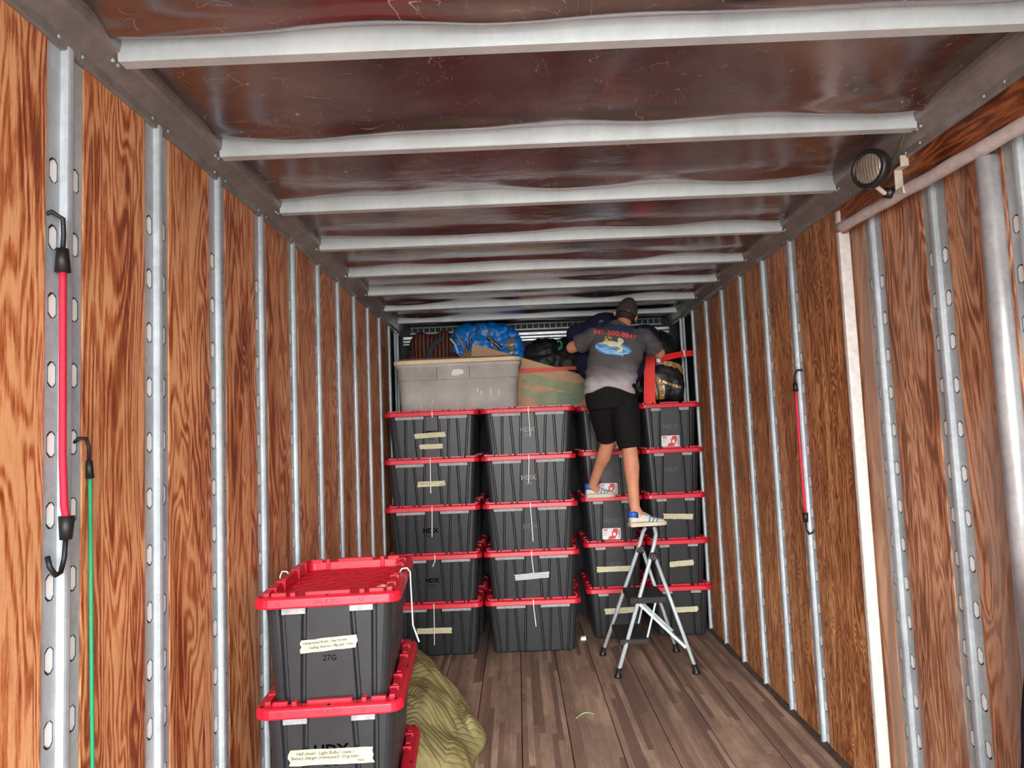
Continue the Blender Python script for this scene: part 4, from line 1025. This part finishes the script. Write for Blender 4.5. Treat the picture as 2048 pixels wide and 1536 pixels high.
for j in range(ny):
    for i in range(nx):
        p = j*(nx+1)+i; m.f.append([p, p+1, p+nx+2, p+nx+1])
o = m.build('moving_blanket', 'quilt_olive', None, False, True)
sd = o.modifiers.new('t', 'SOLIDIFY'); sd.thickness = .003; sd.offset = -1
tag(o, 'olive green quilted moving blanket crumpled on the floor behind the foreground stack', 'blanket')
rings = []
for i in range(11):
    t_ = i/10; c = P3(1.325+.115*t_, 4.055+.045*t_+.03*math.sin(t_*3.1), .004+.012*math.sin(t_*3.1)); w = .016*math.sin(math.pi*(t_*.94+.03))**.7
    rings.append([c+P3(-.2*w, w, 0), c+P3(0, 0, -.002), c+P3(.2*w, -w, .002), c+P3(0, 0, .004)])
tag(MB().loft(rings).build('leaf', 'leaf_green', None, False, True), 'narrow pale green leaf lying on the wooden floor', 'leaf')
tag(MB().loft([[(1.492, 5.55, 0), (1.535, 5.545, 0), (1.54, 5.60, 0), (1.495, 5.60, 0)], [(1.494, 5.55, .022), (1.533, 5.548, .030), (1.538, 5.60, .026), (1.497, 5.60, .020)]]).build('paper_scrap', 'paper_label'), 'small white crumpled paper scrap on the floor between the tote columns', 'paper')

# ------------------------------------------------------------------ bungee cords
def bungee(label, path, r, mat, hooks, grp):
    g = thing('bungee_cord', label, 'cord', path[-1] if path[-1][2] < path[0][2] else path[0], 0, grp)
    m = MB(); P = []
    for a, b in zip(path[:-1], path[1:]): P += [Vector(a).lerp(Vector(b), i/6) for i in range(6)]
    P.append(Vector(path[-1])); m.tube(P, r, 10); m.build('elastic_cord', mat, g, True, True)
    for base, pts, tipw in hooks:
        MB().tube([Vector(base[0]), Vector(base[1])], [r*2.1, r*1.6], 12).build('hook_sleeve', 'rubber', g, True, True)
        MB().tube(pts, tipw, 8).build('hook', 'rubber', g, True, True)
gc = 'elastic bungee cords hooked to the wall posts'
yl = 1.575
bungee('thick crimson bungee cord hooked to the nearest left wall post',
       [(.018, yl+.002, 2.050), (.018, yl+.004, 1.85), (.018, yl+.006, 1.62), (.020, yl+.010, 1.50), (.022, yl+.016, 1.470)], .0080, 'cord_red',
       [(((.018, yl+.002, 2.040), (.018, yl, 2.095)), [(.018, yl, 2.085), (.018, yl+.004, 2.13), (.020, yl-.002, 2.165), (.004, yl-.018, 2.178), (-.014, yl-.026, 2.165), (-.016, yl-.028, 2.14)], .0055),
        (((.022, yl+.016, 1.478), (.022, yl+.014, 1.425)), [(.022, yl+.014, 1.435), (.020, yl+.012, 1.385), (.020, yl, 1.355), (.024, yl-.022, 1.352), (.018, yl-.034, 1.372), (.010, yl-.030, 1.395)], .0055)], gc)
bungee('thin green bungee cord hanging from the nearest left wall post',
       [(.014, 1.690, 1.565), (.014, 1.695, 1.35), (.014, 1.702, 1.0), (.014, 1.712, .6), (.016, 1.724, .30)], .0046, 'cord_green',
       [(((.014, 1.690, 1.558), (.014, 1.686, 1.600)), [(.014, 1.686, 1.592), (.014, 1.685, 1.635), (.012, 1.676, 1.655), (.004, 1.664, 1.655), (-.008, 1.660, 1.645)], .0042)], gc)
yr = 3.62
bungee('crimson bungee cord hooked to a right wall post near the white trim',
       [(W-.026, yr+.004, 1.80), (W-.026, yr, 1.45), (W-.024, yr-.004, 1.155)], .0070, 'cord_red',
       [(((W-.026, yr+.004, 1.79), (W-.026, yr+.004, 1.835)), [(W-.026, yr+.004, 1.83), (W-.026, yr+.006, 1.87), (W-.018, yr-.012, 1.90), (W-.004, yr-.03, 1.90), (W+.014, yr-.036, 1.885)], .0050),
        (((W-.024, yr-.004, 1.162), (W-.024, yr-.004, 1.115)), [(W-.024, yr-.004, 1.125), (W-.024, yr-.004, 1.08), (W-.018, yr-.02, 1.055), (W-.006, yr-.036, 1.065), (W+.012, yr-.038, 1.085)], .0050)], gc)

# ------------------------------------------------------------------ work light on the right wall
lp = thing('work_light', 'round black work lamp with ribbed glass on the upper right wall', 'lamp', (W, 2.60, 2.50))
lc = P3(W-.135, 2.53, 2.560); ldir = P3(-.90, -.42, -.06).normalized(); lq = ldir.to_track_quat('Z', 'Y').to_matrix()
def ring(z, r, n=28): return [lc+lq @ P3(r*math.cos(2*math.pi*j/n), r*math.sin(2*math.pi*j/n), z) for j in range(n)]
MB().loft([ring(-.060, .020), ring(-.058, .042), ring(-.045, .060), ring(-.020, .072), ring(.004, .074), ring(.014, .070), ring(.016, .060), ring(.006, .058)]).build('housing', 'lamp_black', lp, True, True)
lens = MB().loft([ring(.006, .059), ring(.014, .050), ring(.018, .030), ring(.019, .008)]).build('lens', 'lamp_glass', lp, True, True)
for k in range(-4, 5):
    x = k*.0115; hh = math.sqrt(max(0, .056**2-x*x)); pts = [lc+lq @ P3(x, hh*q, .0105+.0100*(1-(x*x+(hh*q)**2)/.059**2)) for q in (-1, -.6, -.2, .2, .6, 1)]
    MB().tube(pts, .0016, 6).build('lens_rib', 'lamp_line', lens, True)
MB().tube([lc+lq @ P3(0, 0, -.055), lc+P3(.045, .05, -.05), P3(W-.055, 2.59, 2.485), P3(W-.03, 2.60, 2.485)], [.010, .010, .009, .009], 10).build('arm', 'bracket_cream', lp, True, True)
MB().tube([P3(W-.050, 2.585, 2.485), P3(W-.022, 2.60, 2.485)], .020, 14).build('swivel', 'lamp_black', lp, True, True)
zp = [(2.595, 2.598), (2.595, 2.560), (2.640, 2.560), (2.640, 2.480), (2.595, 2.480), (2.595, 2.455)]
m = MB()
for (y, z), (y2, z2) in zip(zp[:-1], zp[1:]): m.bar((W-.016, y-.085, z), (W-.016, y2-.085, z2), .030, .005, (1, 0, 0) if False else (0, 1, 0) if abs(z-z2) > .01 else (0, 0, 1))
m.build('bracket', 'bracket_cream', lp, True)
MB().tube([lc+lq @ P3(0, .02, -.055), P3(W-.06, 2.57, 2.56), P3(W-.04, 2.555, 2.60), P3(W-.035, 2.52, 2.615)], .003, 6).build('cable', 'wire_black', lp, True, True)
MB().tube([P3(W-.035, 2.52, 2.615), P3(W-.04, 2.48, 2.628), P3(W-.05, 2.44, 2.645), P3(W-.072, 2.40, 2.668)], .0028, 6).build('cable', 'wire_green', lp, True, True)

# navy pad hanging at the near end of the side door
m = MB(); idx = []; nx, ny = 16, 24
for j in range(ny+1):
    for i in range(nx+1):
        y = 1.50+.66*i/nx; z = .008+1.18*j/ny; y2 = y-.2*(j/ny)
        idx.append(m.pts([(W-.11+.025*math.sin(y*22+z)+.06*(j/ny)+.012*noise.noise(Vector((y*5, z*4, 0))), y2, z)])[0])
for j in range(ny):
    for i in range(nx):
        p = j*(nx+1)+i; m.f.append([p, p+1, p+nx+2, p+nx+1])
o = m.build('hanging_pad', 'navy_cloth', None, False, True); sd = o.modifiers.new('t', 'SOLIDIFY'); sd.thickness = .012; sd.offset = 0
tag(o, 'navy blue cloth pad at the lower right edge, by the side door', 'blanket')

bpy.data.scenes.remove(SCR)
